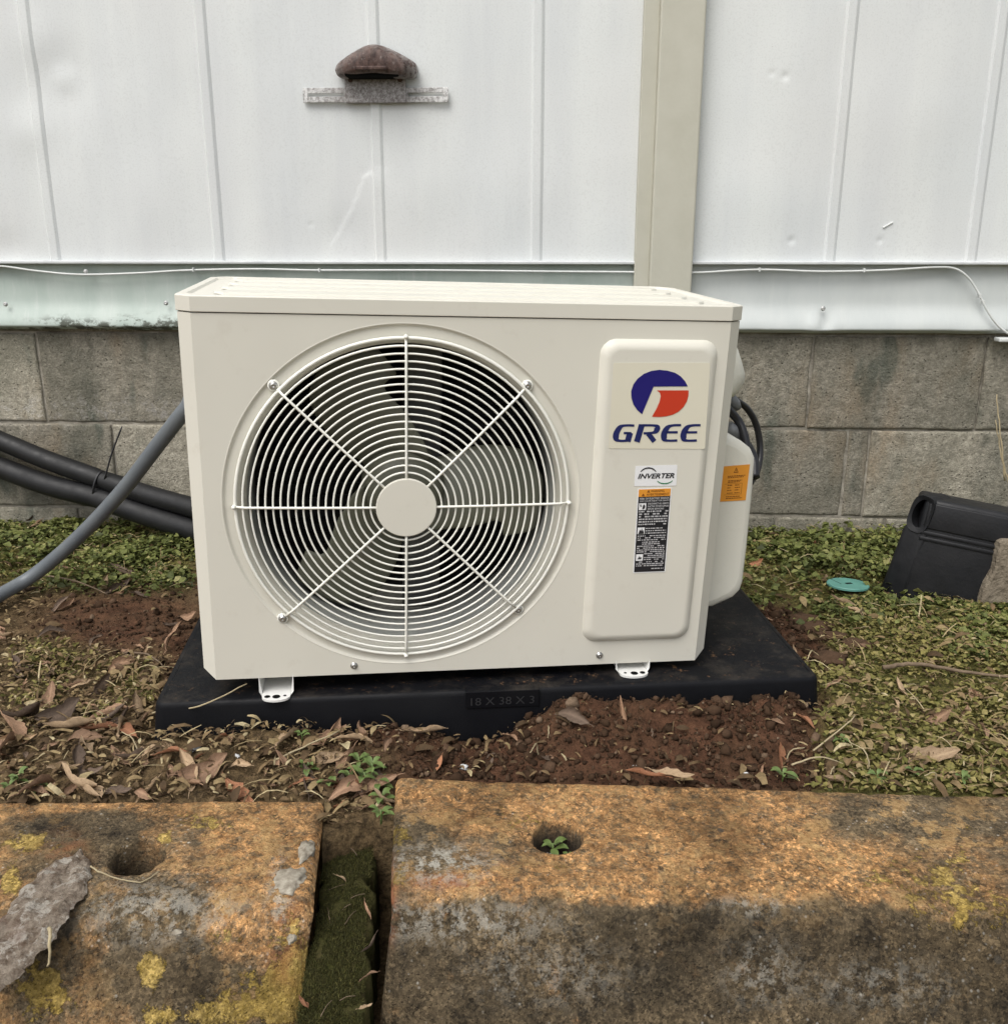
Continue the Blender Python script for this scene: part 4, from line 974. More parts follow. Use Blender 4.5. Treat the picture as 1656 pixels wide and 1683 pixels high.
b = MB(); b.tube([lw(1196, 700, .19)-o2, lw(1206, 708, .19)-o2, lw(1216, 722, .19)-o2], [.010, .010, .008], 10); b.build('gland', M['grey_pl'], cabs, True)

# ------------------------------------------------------------------ black plastic can against the wall
ZC = ground_h(.9, 1.95).item()
cb0 = onz(1520, 984, .0); can = empty('plastic_can', tuple(cb0)); tag(can, 'dark plastic can with a hand hole leaning tilted near the block wall', 'can')
can.rotation_euler = Euler((math.radians(-6), math.radians(7.5), math.radians(-16)), 'ZYX')
sc_c = np.linalg.norm(cb0-CAM)*1.0/F_PX
cw, chh, cd = 143*sc_c, 148*sc_c, .13
x0c, x1c = -.044, -.044+cw
def rbox(x0, x1, y0, y1, z0, z1, bev, seg=3):
    bm = bmesh.new(); bmesh.ops.create_cube(bm, size=1)
    for v in bm.verts: v.co = ((x0+x1)/2+v.co.x*(x1-x0), (y0+y1)/2+v.co.y*(y1-y0), (z0+z1)/2+v.co.z*(z1-z0))
    bmesh.ops.bevel(bm, geom=bm.edges[:], offset=bev, segments=seg, affect='EDGES', profile=.5); bm.verts.index_update()
    b = MB(); b.add([v.co[:] for v in bm.verts], [[v.index for v in f.verts] for f in bm.faces]); bm.free(); return b
rbox(x0c, x1c, 0, cd, -.02, chh, .010).build('can_body', M['can'], can, angle=40)
# raised upper panel and the mouldings below it
rbox(x0c+.007, x1c-.005, -.0035, .02, chh*.70, chh-.008, .0032).build('upper_panel', M['can'], can, angle=40)
for k, zz_ in enumerate((.635, .575)):
    rbox(x0c+.004, x1c-.004, -.0030, .02, chh*zz_, chh*(zz_+.045), .0028, 2).build('moulding', M['can'], can, angle=40)
# handle column with its oval hole, turned back to the left
hd = empty('handle', (x0c, .0, 0)); hd.parent = can; hd.rotation_euler = (0, math.radians(6), math.radians(-28))
hw3 = .044; zlo, zhi = chh*.62, chh+.004; zc_ = chh*.83
b = MB(); n = 32; oo, oi_, ob_ = [], [], []
for k in range(n):
    a = 2*math.pi*k/n; c, s = math.cos(a), math.sin(a); t = min((hw3/2)/abs(c) if abs(c) > 1e-6 else 9, ((zhi-zc_) if s > 0 else (zc_-zlo))/abs(s) if abs(s) > 1e-6 else 9)
    e = 3.2; t2 = 1/((abs(c)/(hw3/2))**e+(abs(s)/((zhi-zc_) if s > 0 else (zc_-zlo)))**e)**(1/e)
    oo.append((-hw3/2+t2*c, zc_+t2*s)); oi_.append((-hw3/2+.0165*c, zc_-.001+.029*s)); ob_.append((-hw3/2+.0155*c, zc_-.001+.028*s))
vs = [(x, .09, z) for x, z in oo]+[(x, .008, z) for x, z in oo]+[(x*1.0, .0, zc_+(z-zc_)*.94) for x, z in oo]+[(x, .003, z) for x, z in oi_]+[(x, .10, z) for x, z in ob_]
b.add(vs, [(i*n+k, i*n+(k+1) % n, (i+1)*n+(k+1) % n, (i+1)*n+k) for i in range(4) for k in range(n)]+[tuple(range(4*n, 5*n))]); b.build('hand_hole', M['can'], hd, angle=45)
rbox(-hw3-.003, .004, .003, .10, -.02, zlo+.012, .010).build('side_wall', M['can'], hd, angle=40)

# teal lid lying in the clover
tq = onz(1393, 961, .013); lidt = empty('teal_lid', tuple(tq)); tag(lidt, 'round teal plastic lid lying flat in the clover', 'lid'); lidt.rotation_euler = (math.radians(-3), math.radians(2), .3)
b = MB(); n = 40; R_l = 31*np.linalg.norm(tq-CAM)/F_PX*1.0
vs = [(r*math.cos(2*math.pi*k/n), r*math.sin(2*math.pi*k/n), z) for r, z in ((R_l, -.002), (R_l, .0015), (R_l-.0015, .003), (.002, .003)) for k in range(n)]
b.add(vs, [(i*n+k, i*n+(k+1) % n, (i+1)*n+(k+1) % n, (i+1)*n+k) for i in range(3) for k in range(n)]); b.build('disc', M['teal'], lidt, angle=40)
b = MB(); b.box(-.006, .008, -.0045, .0025, .0030, .0036); b.build('slot', M['black_hole'], lidt)
b = MB(); b.box(-R_l*.42, -R_l*.40, -.002, R_l*.85, .0030, .0034); b.build('score_line', M['black_hole'], lidt)

# broken stone slab at the right
sq = onz(1625, 1005, -.01)
def rock(name, verts2, y0, y1, mat, o, label, cat, seed, amp=.006):
    pass
oc = [ony(px, py, sq[1]) for px, py in ((1604, 1022), (1616, 972), (1634, 938), (1640, 908), (1652, 888), (1700, 896), (1770, 930), (1780, 1025))]
n = len(oc); nl = 9; Vs = []
dense = crom([(p[0], p[2], 0) for p in oc], 3); n = len(dense)
for j, (ins, dy) in enumerate(((.6, .0), (.90, .0), (.985, .002), (1., .010), (1.0, .05), (.96, .066), (.5, .07))):
    cx_, cz_ = np.mean([p[0] for p in dense]), np.mean([p[1] for p in dense])
    for p in dense: Vs.append((cx_+(p[0]-cx_)*ins, sq[1]+dy, cz_+(p[1]-cz_)*ins))
Vs = np.array(Vs); Vs += .004*np.stack([fbm(Vs[:, 0]*60, Vs[:, 1]*60, Vs[:, 2]*60, s=80+i) for i in range(3)], 1)
Fq = [[j*n+k, j*n+(k+1) % n, (j+1)*n+(k+1) % n, (j+1)*n+k] for j in range(6) for k in range(n)]
b = MB(); b.add(Vs - sq, Fq+[tuple(range(n))[::-1], tuple(range(6*n, 7*n))]); rk = b.build('stone_slab', M['stone'], None, False); rk.location = tuple(sq)
tag(rk, 'broken brown stone slab standing in the clover beside the plastic can', 'stone')

# ------------------------------------------------------------------ concrete parking stops
def parking_stop(name, label, z_top, A, Bp, ends, front_top_px, phi, u_range, hole_px, hole_r, hole_d, masks, seed):
    """A -> Bp: back top edge (world xy); ends: list of (px, py, where) giving the cut end"""
    A = np.array([*A, z_top]); ax = np.array([Bp[0]-A[0], Bp[1]-A[1], 0]); ax /= np.linalg.norm(ax); nrm = np.array([ax[1], -ax[0], 0])   # towards the camera
    if nrm[1] > 0: nrm = -nrm
    ft = onz(*front_top_px, z_top); wtop = float(np.dot(ft-A, nrm))
    r1, r2 = .014, .055
    prof = []                                   # (n, z) from the back bottom to the front bottom
    for t in np.linspace(-.17, -.012, 10): prof.append((-.012*abs(t)/.17, t))
    for a in np.linspace(0, math.pi/2, 6)[1:]: prof.append((r1-r1*math.cos(a), -r1+r1*math.sin(a)))
    nst = int((wtop-.03-r1)/.0032)
    for t in np.linspace(r1, wtop-r2*math.tan(phi/2), nst)[1:]: prof.append((t, 0.))
    for a in np.linspace(0, phi, 10)[1:]: prof.append((prof[10+5+nst-2][0]+r2*math.sin(a), -r2+r2*math.cos(a)))
    n0_, z0_ = prof[-1]
    for t in np.arange(.0035, .20, .0035): prof.append((n0_+t*math.cos(phi), z0_-t*math.sin(phi)))
    prof = np.array(prof); nv = len(prof)
    # where the cut end crosses each row
    pl_n = math.sin(phi)*nrm + math.cos(phi)*np.array([0, 0, 1]); pl_p = A + nrm*n0_ + np.array([0, 0, z0_])
    e0 = float(np.dot(onz(*ends[0], z_top)-A, ax)); g1 = onz(*ends[1], z_top); e1 = float(np.dot(g1-A, ax)); n1 = float(np.dot(g1-A, nrm))
    d = ray(*ends[2]); tt = np.dot(pl_p-CAM, pl_n)/np.dot(d, pl_n); g2 = CAM+d*tt; e2 = float(np.dot(g2-A, ax)); n2 = float(np.dot(g2-A, nrm))
    uend = np.interp(prof[:, 0], [0, n1, n2], [e0, e1, e2])
    sgn, far = u_range                           # +1: body extends to +ax; -1: to -ax
    cols = [0.]; step = .0034
    while cols[-1] < far: cols.append(cols[-1]+(step if cols[-1] < 1.05 else .05))
    cols = np.array(cols); nu = len(cols)
    U = uend[None, :]+sgn*cols[:, None]; N = np.broadcast_to(prof[None, :, 0], U.shape).copy(); Z = np.broadcast_to(prof[None, :, 1], U.shape).copy()
    # rounded and chipped arris at the cut end
    rr_ = .010 + .004*fbm(prof[:, 0]*40, prof[:, 1]*40, s=seed, o=3)
    k = np.clip(1-cols[:, None]/rr_[None, :], 0, 1); drop = rr_[None, :]*(1-np.sqrt(np.maximum(0, 1-k*k)))
    pn = np.gradient(prof, axis=0); pn /= np.linalg.norm(pn, axis=1)[:, None]; nout = np.stack([-pn[:, 1], pn[:, 0]], 1)
    if nout[20, 1] < 0: nout = -nout
    Wp = A[None, None]+U[..., None]*ax+N[..., None]*nrm; Wp[..., 2] += Z
    x, y, z = Wp[..., 0], Wp[..., 1], Wp[..., 2]
    disp = -drop + .0022*fbm(x*22, y*22, z*22, s=seed+1, o=3) + .0016*fbm(x*120, y*120, z*120, s=seed+2, o=3) - .0028*np.maximum(0, fbm(x*60, y*60, z*60, s=seed+3, o=2)-.18)*4 + .004*fbm(x*5, y*5, z*5, s=seed+4, o=2)
    N = N+disp*nout[None, :, 0]; Z = Z+disp*nout[None, :, 1]
    # drainage / pin hole
    hp = onz(*hole_px, z_top); hu, hn = float(np.dot(hp-A, ax)), float(np.dot(hp-A, nrm))
    dd = np.hypot(U-hu, N-hn) + .0022*fbm(x*90, y*90, z*0, s=seed+5, o=3)
    top = (Z > -.02)
    Z = np.where(top, Z - hole_d*sstep(hole_r+.001, hole_r-.0042, dd) - .004*sstep(hole_r+.008, hole_r, dd), Z)
    Wp = A[None, None]+U[..., None]*ax+N[..., None]*nrm; Wp[..., 2] += Z
    V = Wp.reshape(-1, 3); Fq = grid_faces(nu, nv)
    if sgn > 0: Fq = Fq[:, ::-1]
    capv = []                                   # end face
    base = len(V); c0 = Wp[0].copy(); cen_ = c0.copy(); cen_[:, 2] = np.minimum(c0[:, 2], z_top-.17)
    V = np.vstack([V, cen_]); Fc = np.array([[j, j+1, base+j+1, base+j] for j in range(nv-1)])
    if sgn < 0: Fc = Fc[:, ::-1]
    px = to_px(np.column_stack([V[:, 0], np.maximum(V[:, 1], .3), V[:, 2]]))
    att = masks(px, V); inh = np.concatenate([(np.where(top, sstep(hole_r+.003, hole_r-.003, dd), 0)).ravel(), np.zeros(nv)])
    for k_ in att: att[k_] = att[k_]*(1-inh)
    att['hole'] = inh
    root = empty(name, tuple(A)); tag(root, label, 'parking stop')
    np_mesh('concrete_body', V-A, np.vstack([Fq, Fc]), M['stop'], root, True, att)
    return root, hp
def gs(px, *L):
    r = 0
    for cx, cy, rx, ry, k in L: r = r+k*ell(px, cx, cy, rx, ry, 1.3)
    return np.clip(r, 0, 1)
def masks_r(px, V):
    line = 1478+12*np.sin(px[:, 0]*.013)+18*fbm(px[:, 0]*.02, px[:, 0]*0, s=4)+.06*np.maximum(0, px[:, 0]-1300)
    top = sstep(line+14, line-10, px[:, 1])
    orange = top*(.30+gs(px, (1120, 1360, 260, 110, .7), (800, 1320, 150, 40, .6), (700, 1450, 90, 25, .3), (960, 1450, 200, 40, .35), (1350, 1430, 120, 60, .35)) - gs(px, (690, 1390, 60, 70, .5), (1400, 1350, 110, 45, .45), (1560, 1340, 80, 40, .4), (850, 1400, 60, 30, .2)))
    yellow = gs(px, (1600, 1500, 110, 45, .75), (1480, 1450, 100, 40, .5), (1330, 1330, 60, 30, .35), (700, 1370, 60, 40, .35), (840, 1350, 110, 40, .45), (655, 1420, 18, 90, .6), (900, 1420, 60, 40, .4), (1560, 1400, 90, 60, .4), (1170, 1440, 40, 30, .5))
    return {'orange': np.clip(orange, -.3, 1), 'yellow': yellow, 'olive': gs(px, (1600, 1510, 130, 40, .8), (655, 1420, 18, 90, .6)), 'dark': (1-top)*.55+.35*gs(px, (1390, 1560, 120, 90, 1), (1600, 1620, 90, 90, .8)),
            'red': gs(px, (740, 1450, 80, 14, 1.), (642, 1480, 10, 60, 1.)), 'tan': np.clip(top*(.55+.4*gs(px, (800, 1350, 200, 90, 1), (1400, 1400, 260, 90, 1)))+.25*gs(px, (1200, 1500, 300, 40, 1)), 0, 1), 'white': gs(px, (720, 1420, 80, 30, .9), (760, 1515, 150, 35, .55), (900, 1600, 120, 50, .3), (1450, 1620, 120, 40, .3), (1240, 1490, 60, 16, .5), (1250, 1600, 60, 50, .4))}
def masks_l(px, V):
    orange = .33 + gs(px, (300, 1322, 330, 14, .5), (430, 1400, 90, 90, .5), (400, 1530, 70, 60, .5), (60, 1320, 80, 18, .4)) - gs(px, (150, 1370, 90, 50, .55), (300, 1620, 120, 80, .6), (250, 1500, 110, 70, .3), (60, 1600, 60, 90, .4))
    yellow = gs(px, (45, 1385, 55, 22, .9), (20, 1450, 22, 35, .9), (70, 1630, 55, 80, .85), (330, 1350, 70, 26, .6), (430, 1640, 90, 50, .85), (480, 1590, 40, 110, .85), (250, 1610, 28, 70, .75), (330, 1670, 90, 22, .7), (470, 1360, 50, 40, .5), (270, 1378, 16, 16, .8), (360, 1540, 50, 30, .5), (240, 1590, 20, 20, .6))
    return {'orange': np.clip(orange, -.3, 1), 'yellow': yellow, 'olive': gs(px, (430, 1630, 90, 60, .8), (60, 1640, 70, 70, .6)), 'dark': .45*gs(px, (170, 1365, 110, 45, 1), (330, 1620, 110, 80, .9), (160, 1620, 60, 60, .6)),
            'red': gs(px, (470, 1540, 30, 80, .6), (110, 1400, 40, 30, .5)), 'tan': np.clip(.45+.5*gs(px, (420, 1400, 130, 110, 1), (430, 1600, 90, 90, .6)) - .5*gs(px, (200, 1370, 80, 40, 1), (250, 1600, 90, 90, .8)), 0, 1), 'white': gs(px, (260, 1500, 130, 50, .55), (460, 1470, 20, 60, .6))}
ZS = .016
A_r = onz(650, 1274, ZS); B_r = onz(1640, 1303, ZS)
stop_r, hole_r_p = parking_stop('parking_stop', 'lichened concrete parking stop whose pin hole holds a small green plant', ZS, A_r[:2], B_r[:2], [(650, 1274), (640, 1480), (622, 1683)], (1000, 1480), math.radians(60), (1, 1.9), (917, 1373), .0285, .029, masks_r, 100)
ZL = .008
A_l = onz(0, 1313, ZL); B_l = onz(530, 1309, ZL)
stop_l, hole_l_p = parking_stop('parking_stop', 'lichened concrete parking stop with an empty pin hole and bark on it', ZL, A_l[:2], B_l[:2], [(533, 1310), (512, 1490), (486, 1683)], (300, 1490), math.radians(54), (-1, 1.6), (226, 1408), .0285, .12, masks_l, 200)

# pale stones set in the left stop
def blob(name, c, r, mat, parent, o, seed, flat_=.5):
    bm = bmesh.new(); bmesh.ops.create_icosphere(bm, subdivisions=3, radius=1); V = np.array([v.co[:] for v in bm.verts]); Fs = [[v.index for v in f.verts] for f in bm.faces]; bm.free()
    V = V*(1+.75*fbm(V[:, 0]*2.2+seed, V[:, 1]*2.2, V[:, 2]*2.2, s=seed, o=3)[:, None])*np.array(r); b = MB(); b.add(V+np.array(c)-np.array(o), Fs); return b.build(name, M[mat], parent, True)
for i, (px, py, r) in enumerate([(477, 1448, (.017, .023, .0055)), (502, 1402, (.009, .022, .005)), (480, 1543, (.0045, .006, .003)), (292, 1533, (.005, .004, .0025))]):
    blob('embedded_stone', onz(px, py, ZL-.002-max(0, py-1490)*.00028), r, 'pebble', stop_l, A_l, 300+i)

# mossy timber between the stops
m_a, m_b = onz(578, 1318, -.03), onz(553, 1700, -.05)
mz = -.040
ms = empty('mossy_timber', (m_a[0], m_a[1], mz)); tag(ms, 'dark mossy timber lying in the gap between the parking stops', 'timber')
nu, nv = 90, 22; Uu, Vv = np.meshgrid(np.linspace(0, 1, nu), np.linspace(-1, 1, nv), indexing='ij')
Lx = onz(545, 1325, mz)[0]; Rx = onz(617, 1325, mz)[0]; Lx2 = onz(492, 1683, mz)[0]; Rx2 = onz(600, 1683, mz)[0]; y0_, y1_ = onz(580, 1322, mz)[1], .50
ye = onz(550, 1683, mz)[1]; tY = (y0_-(y0_+(y1_-y0_)*Uu))/(y0_-ye)
xl = Lx+(Lx2-Lx)*tY+.012*fbm(Uu*22, Uu*0, s=93, o=3); xr = Rx+(Rx2-Rx)*tY+.012*fbm(Uu*22, Uu*0+5, s=94, o=3)
prof_x = np.sign(Vv)*np.minimum(1, np.abs(Vv)*1.35); drop = np.maximum(0, np.abs(Vv)-.74)/.26
X = (xl+xr)/2+(xr-xl)/2*prof_x; Y = y0_+(y1_-y0_)*Uu; Z = mz-.11*drop-.006*np.maximum(0, np.abs(prof_x)-.75)*4 + .006*fbm(X*30, Y*30, s=91, o=4) + .012*fbm(X*9, Y*9, s=92, o=3)
Z = np.where(Uu < .02, mz-.10, Z)
np_mesh('timber_body', np.stack([X, Y, Z], -1)-np.array([m_a[0], m_a[1], mz]), grid_faces(nu, nv)[:, ::-1], M['mossy'], ms, True)

# bark on the left stop
c0 = onz(20, 1560, ZL+.01)
def bark_pt(px, py): return onz(px, py, ZL+.012-max(0, py-1500)*.00022)
out = crom([(x, y, 0) for x, y in ((100, 1404), (128, 1396), (146, 1406), (145, 1432), (132, 1466), (110, 1492), (86, 1532), (60, 1556), (32, 1588), (0, 1614), (-45, 1645), (-75, 1590), (-30, 1525), (8, 1490), (30, 1455), (62, 1425), (100, 1404))], 8)[:-1]
out = np.array(out)[:, :2]; n = len(out); ix = np.arange(n)
out = out + 7*np.stack([fbm(ix*.6, ix*0., s=95, o=3), fbm(ix*.6, ix*0.+9, s=97, o=3)], 1)
spn = np.stack([np.interp(out[:, 1], [1396, 1490, 1645], [128, 55, -60]), out[:, 1]], 1)
V = []; NR = 12
for j in range(NR):
    t = j/(NR-1)
    for k in range(n):
        g = out[k]*(1-t)+spn[k]*t; p = bark_pt(*g); e_ = min(1, t*3.5)
        p[2] += -.010+.005*e_**.6+.007*e_*(fbm(np.array([p[0]*95]), np.array([p[1]*95]), s=96, o=4)[0]+.2); V.append(p)
V = np.array(V); b = MB(); b.add(V-c0, [(j*n+k, j*n+(k+1) % n, (j+1)*n+(k+1) % n, (j+1)*n+k) for j in range(NR-1) for k in range(n)]); bk = b.build('bark_piece', M['bark'], None, False); bk.location = tuple(c0)
tag(bk, 'grey flaking bark strip lying on the left-hand concrete parking stop beside its pin hole'.replace('left-hand ', ''), 'bark')

# ------------------------------------------------------------------ ground cover and litter (uncountable stuff)
def rotm(yaw, tilt, az):
    """rotation matrices: spin about z, then tilt by `tilt` towards azimuth az"""
    n = len(yaw); c, s = np.cos(yaw), np.sin(yaw); R = np.zeros((n, 3, 3)); R[:, 0, 0] = c; R[:, 0, 1] = -s; R[:, 1, 0] = s; R[:, 1, 1] = c; R[:, 2, 2] = 1
    ax = np.stack([-np.sin(az), np.cos(az), np.zeros(n)], 1); c, s = np.cos(tilt), np.sin(tilt); K = np.zeros((n, 3, 3))
    K[:, 0, 1], K[:, 0, 2], K[:, 1, 0], K[:, 1, 2], K[:, 2, 0], K[:, 2, 1] = -ax[:, 2], ax[:, 1], ax[:, 2], -ax[:, 0], -ax[:, 1], ax[:, 0]
    T = np.eye(3)[None]+s[:, None, None]*K+(1-c)[:, None, None]*(K@K); return T@R
def scatter(name, label, mat, protos, pos, size, yaw, tilt, az, tint, cat='ground cover', smooth=True):
    Vs, Fs, Ts, off = [], [], [], 0
    which = RNG.integers(0, len(protos), len(pos)); R = rotm(yaw, tilt, az)
    for k, (pv, pf) in enumerate(protos):
        m = which == k; n = int(m.sum())
        if n == 0: continue
        pv = np.array(pv, float); pf = np.array(pf, int)
        sz = size[m]; sz = sz[:, None] if sz.ndim == 1 else sz
        V = np.einsum('nij,nkj->nki', R[m], pv[None]*sz[:, None, :]) + pos[m][:, None, :]
        Fs.append((pf[None]+(np.arange(n)*len(pv))[:, None, None]+off).reshape(-1, pf.shape[1])); Vs.append(V.reshape(-1, 3)); Ts.append(np.repeat(tint[m], len(pv))); off += n*len(pv)
    V = np.vstack(Vs); Fq = np.vstack(Fs); o_ = V.mean(0); o_[2] = 0
    ob = np_mesh(name, V-o_, Fq, mat, None, smooth, {'tint': np.concatenate(Ts)}); ob.location = tuple(o_); ob['kind'] = 'stuff'; ob['label'] = label; ob['category'] = cat; return ob
def leafproto(w, fold, curl, n=3):
    """quads: a small leaf 1 long, w wide, folded along its midrib"""
    V, Fq = [], []
    for i in range(n+1):
        t = i/n; ww = w*.5*(math.sin(math.pi*min(1, t*.9+.08))**.7) if 0 < i < n else w*.10; z = curl*math.sin(math.pi*t)-.0
        V += [(t-.5, -ww, z+fold*ww), (t-.5, 0, z), (t-.5, ww, z+fold*ww)]
    for i in range(n): Fq += [(3*i, 3*i+3, 3*i+4, 3*i+1), (3*i+1, 3*i+4, 3*i+5, 3*i+2)]
    return V, Fq
def stripproto(w, c1, tw):
    V, Fq = [], []
    for i in range(5):
        t = i/4; a = tw*t; ww = w*.5*(1-.7*abs(t-.5)); V += [(t-.5, -ww*math.cos(a), c1*math.sin(math.pi*t)-ww*math.sin(a)), (t-.5, ww*math.cos(a), c1*math.sin(math.pi*t)+ww*math.sin(a))]
    for i in range(4): Fq.append((2*i, 2*i+2, 2*i+3, 2*i+1))
    return V, Fq
def candidates(n):
    x = RNG.uniform(-1.62, 1.3, n); y = RNG.uniform(.94, 2.225, n); z = ground_h(x, y); px = to_px(np.stack([x, y, z], 1))
    u, v = pad_local(x, y); ok = (px[:, 0] > -300) & (px[:, 0] < 1900) & ~((u > -.012) & (u < .977) & (v > -.012) & (v < .47))
    ok &= ~((y < 1.09) & (px[:, 1] > np.where(px[:, 0] < 560, 1324, 1283+.030*(px[:, 0]-650))) & ((px[:, 0] < 525) | (px[:, 0] > 640)))
    ok &= (px[:, 1] < 1362)
    return x[ok], y[ok], z[ok], px[ok]
def pick(n, dens):
    x, y, z, px = candidates(n); p = dens(px, x, y); k = (RNG.random(len(x)) < p) & (np.hypot(x-tq[0], y-tq[1]) > .034); return np.stack([x, y, z], 1)[k], px[k]
clov = [leafproto(.9, .35, .05, 2), leafproto(.75, .2, .1, 2), leafproto(1.0, .5, .02, 2)]
def dens_green(px, x, y):
    cl = sstep(-.25, .25, fbm(x*9, y*9, s=131, o=3)+.15); return zone_green(px)*(.12+.88*cl)*(1-.8*zone_red(px))
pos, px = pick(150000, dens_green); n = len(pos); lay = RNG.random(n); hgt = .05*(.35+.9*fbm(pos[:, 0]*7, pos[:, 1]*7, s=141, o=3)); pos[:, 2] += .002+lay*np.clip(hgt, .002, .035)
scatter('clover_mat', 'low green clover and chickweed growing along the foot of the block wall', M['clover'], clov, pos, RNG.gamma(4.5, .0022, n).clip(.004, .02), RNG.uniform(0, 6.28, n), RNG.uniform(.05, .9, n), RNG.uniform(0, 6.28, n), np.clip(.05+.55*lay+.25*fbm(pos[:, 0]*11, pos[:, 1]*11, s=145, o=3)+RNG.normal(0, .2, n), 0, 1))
def dens_y(px, x, y):
    cl = sstep(-.3, .2, fbm(x*13, y*13, s=151, o=3)+.1); return np.clip(zone_yellow(px)*(.25+.75*cl)*(1-zone_red(px)) + .25*zone_green(px)*cl, 0, 1)
pos, px = pick(150000, dens_y); n = len(pos); lay = RNG.random(n); pos[:, 2] += .001+lay*.010
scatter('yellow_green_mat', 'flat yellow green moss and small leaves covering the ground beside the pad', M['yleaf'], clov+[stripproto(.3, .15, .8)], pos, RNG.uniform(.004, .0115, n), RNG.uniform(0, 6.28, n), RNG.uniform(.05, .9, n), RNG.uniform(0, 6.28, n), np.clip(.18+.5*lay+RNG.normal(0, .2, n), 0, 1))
shr = [stripproto(.18, .10, .9), stripproto(.12, .10, .5), stripproto(.28, .10, .9), stripproto(.45, .18, -.7), stripproto(.2, .25, 1.8), leafproto(.5, .4, .15, 3), leafproto(.42, -.3, .2, 3)]
def dens_sh(px, x, y):
    lit = sstep(660, 560, px[:, 0])*sstep(1040, 1100, px[:, 1])+.15*sstep(330, 200, px[:, 0])*sstep(930, 1000, px[:, 1])+.3*sstep(120, 20, px[:, 0])*sstep(930, 1000, px[:, 1])+.10*zone_green(px)
    rt = .30*sstep(1300, 1400, px[:, 0])*sstep(1000, 1080, px[:, 1]); mid = .16*sstep(600, 660, px[:, 0])*sstep(1150, 1180, px[:, 1])
    return np.clip(lit+rt+mid, 0, 1)*(1-.95*zone_red(px)*(px[:, 0] < 420))*.8
pos, px = pick(130000, dens_sh); n = len(pos); lay = RNG.random(n); pos[:, 2] += .002+lay*.012
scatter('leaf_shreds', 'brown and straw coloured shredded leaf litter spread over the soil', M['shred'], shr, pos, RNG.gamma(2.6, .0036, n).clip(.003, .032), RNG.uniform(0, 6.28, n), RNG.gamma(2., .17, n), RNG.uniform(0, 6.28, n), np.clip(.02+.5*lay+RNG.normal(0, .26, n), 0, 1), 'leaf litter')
# thin dry stems woven through the green
strw = [stripproto(.045, .12, .4), stripproto(.035, .25, .9), stripproto(.05, .04, .2)]
def dens_st(px, x, y): return np.clip(zone_green(px)*.5+zone_yellow(px)*.9+.5*sstep(640, 560, px[:, 0])*sstep(1040, 1100, px[:, 1]), 0, 1)*(1-zone_red(px))
pos, px = pick(3200, dens_st); n = len(pos); pos[:, 2] += RNG.uniform(.004, .022, n)
scatter('straw_bits', 'thin pale straws and rootlets woven through the moss and litter', M['shred'], strw, pos, RNG.uniform(.014, .055, n), RNG.uniform(0, 6.28, n), RNG.gamma(2., .13, n), RNG.uniform(0, 6.28, n), np.clip(RNG.normal(.75, .2, n), 0, 1), 'straw')
# soil crumbs: cubes knocked out of shape
def crumb(seed):
    r = np.random.default_rng(seed); bm = bmesh.new(); bmesh.ops.create_icosphere(bm, subdivisions=1, radius=.5); V = np.array([v.co[:] for v in bm.verts])*r.uniform(.5, 1.25, (12, 1))*np.array([1, r.uniform(.7, 1), r.uniform(.55, .9)])[None] if len(bm.verts) == 12 else np.array([v.co[:] for v in bm.verts])*r.uniform(.7, 1.15, (len(bm.verts), 1)); Fs = [[v.index for v in f.verts] for f in bm.faces]; bm.free(); return V.tolist(), Fs
crumbs = [crumb(i) for i in range(6)]
def dens_cl(px, x, y): return zone_red(px)*np.where(px[:, 0] > 600, .9, .35)*sstep(-.5, .2, fbm(x*20, y*20, s=161, o=2)+.25)
pos, px = pick(170000, dens_cl); n = len(pos); pos[:, 2] += RNG.uniform(-.001, .004, n)
scatter('soil_crumbs', 'loose dark reddish brown soil crumbs heaped along the pad', M['clod'], crumbs, pos, np.where(RNG.random(n) < .02, RNG.uniform(.012, .028, n), RNG.gamma(1.2, .0032, n).clip(.0012, .014)), RNG.uniform(0, 6.28, n), RNG.uniform(0, 1.5, n), RNG.uniform(0, 6.28, n), np.clip(.12+RNG.gamma(2., .16, n), 0, 1), 'soil', False)
# moss on the timber
n = 26000; tu = RNG.random(n); tv_ = RNG.uniform(-1, 1, n); yy = y0_+(ye-.03-y0_)*tu; tt = tu
xx = ((Lx+(Lx2-Lx)*tt)+(Rx+(Rx2-Rx)*tt))/2+((Rx+(Rx2-Rx)*tt)-(Lx+(Lx2-Lx)*tt))/2*tv_*.99
keep = fbm(xx*40, yy*40, s=171, o=3) > -.25; pos = np.stack([xx, yy, mz+.001+.006*fbm(xx*30, yy*30, s=91, o=4)+.012*fbm(xx*9, yy*9, s=92, o=3)], 1)[keep]; n = len(pos)
blade = [([(-.06, 0, 0), (.06, 0, 0), (.05, .1, .55), (-.05, .1, .55)], [(0, 1, 2, 3)]), ([(-.05, 0, 0), (.05, 0, 0), (.01, .35, .8), (-.03, .35, .8)], [(0, 1, 2, 3)])]
scatter('moss_tufts', 'short dark green moss growing on the timber between the stops', M['mossblade'], blade, pos, RNG.uniform(.003, .0075, n), RNG.uniform(0, 6.28, n), RNG.uniform(0, 1.3, n), RNG.uniform(0, 6.28, n), np.clip(RNG.normal(.42, .22, n), 0, 1), 'moss')

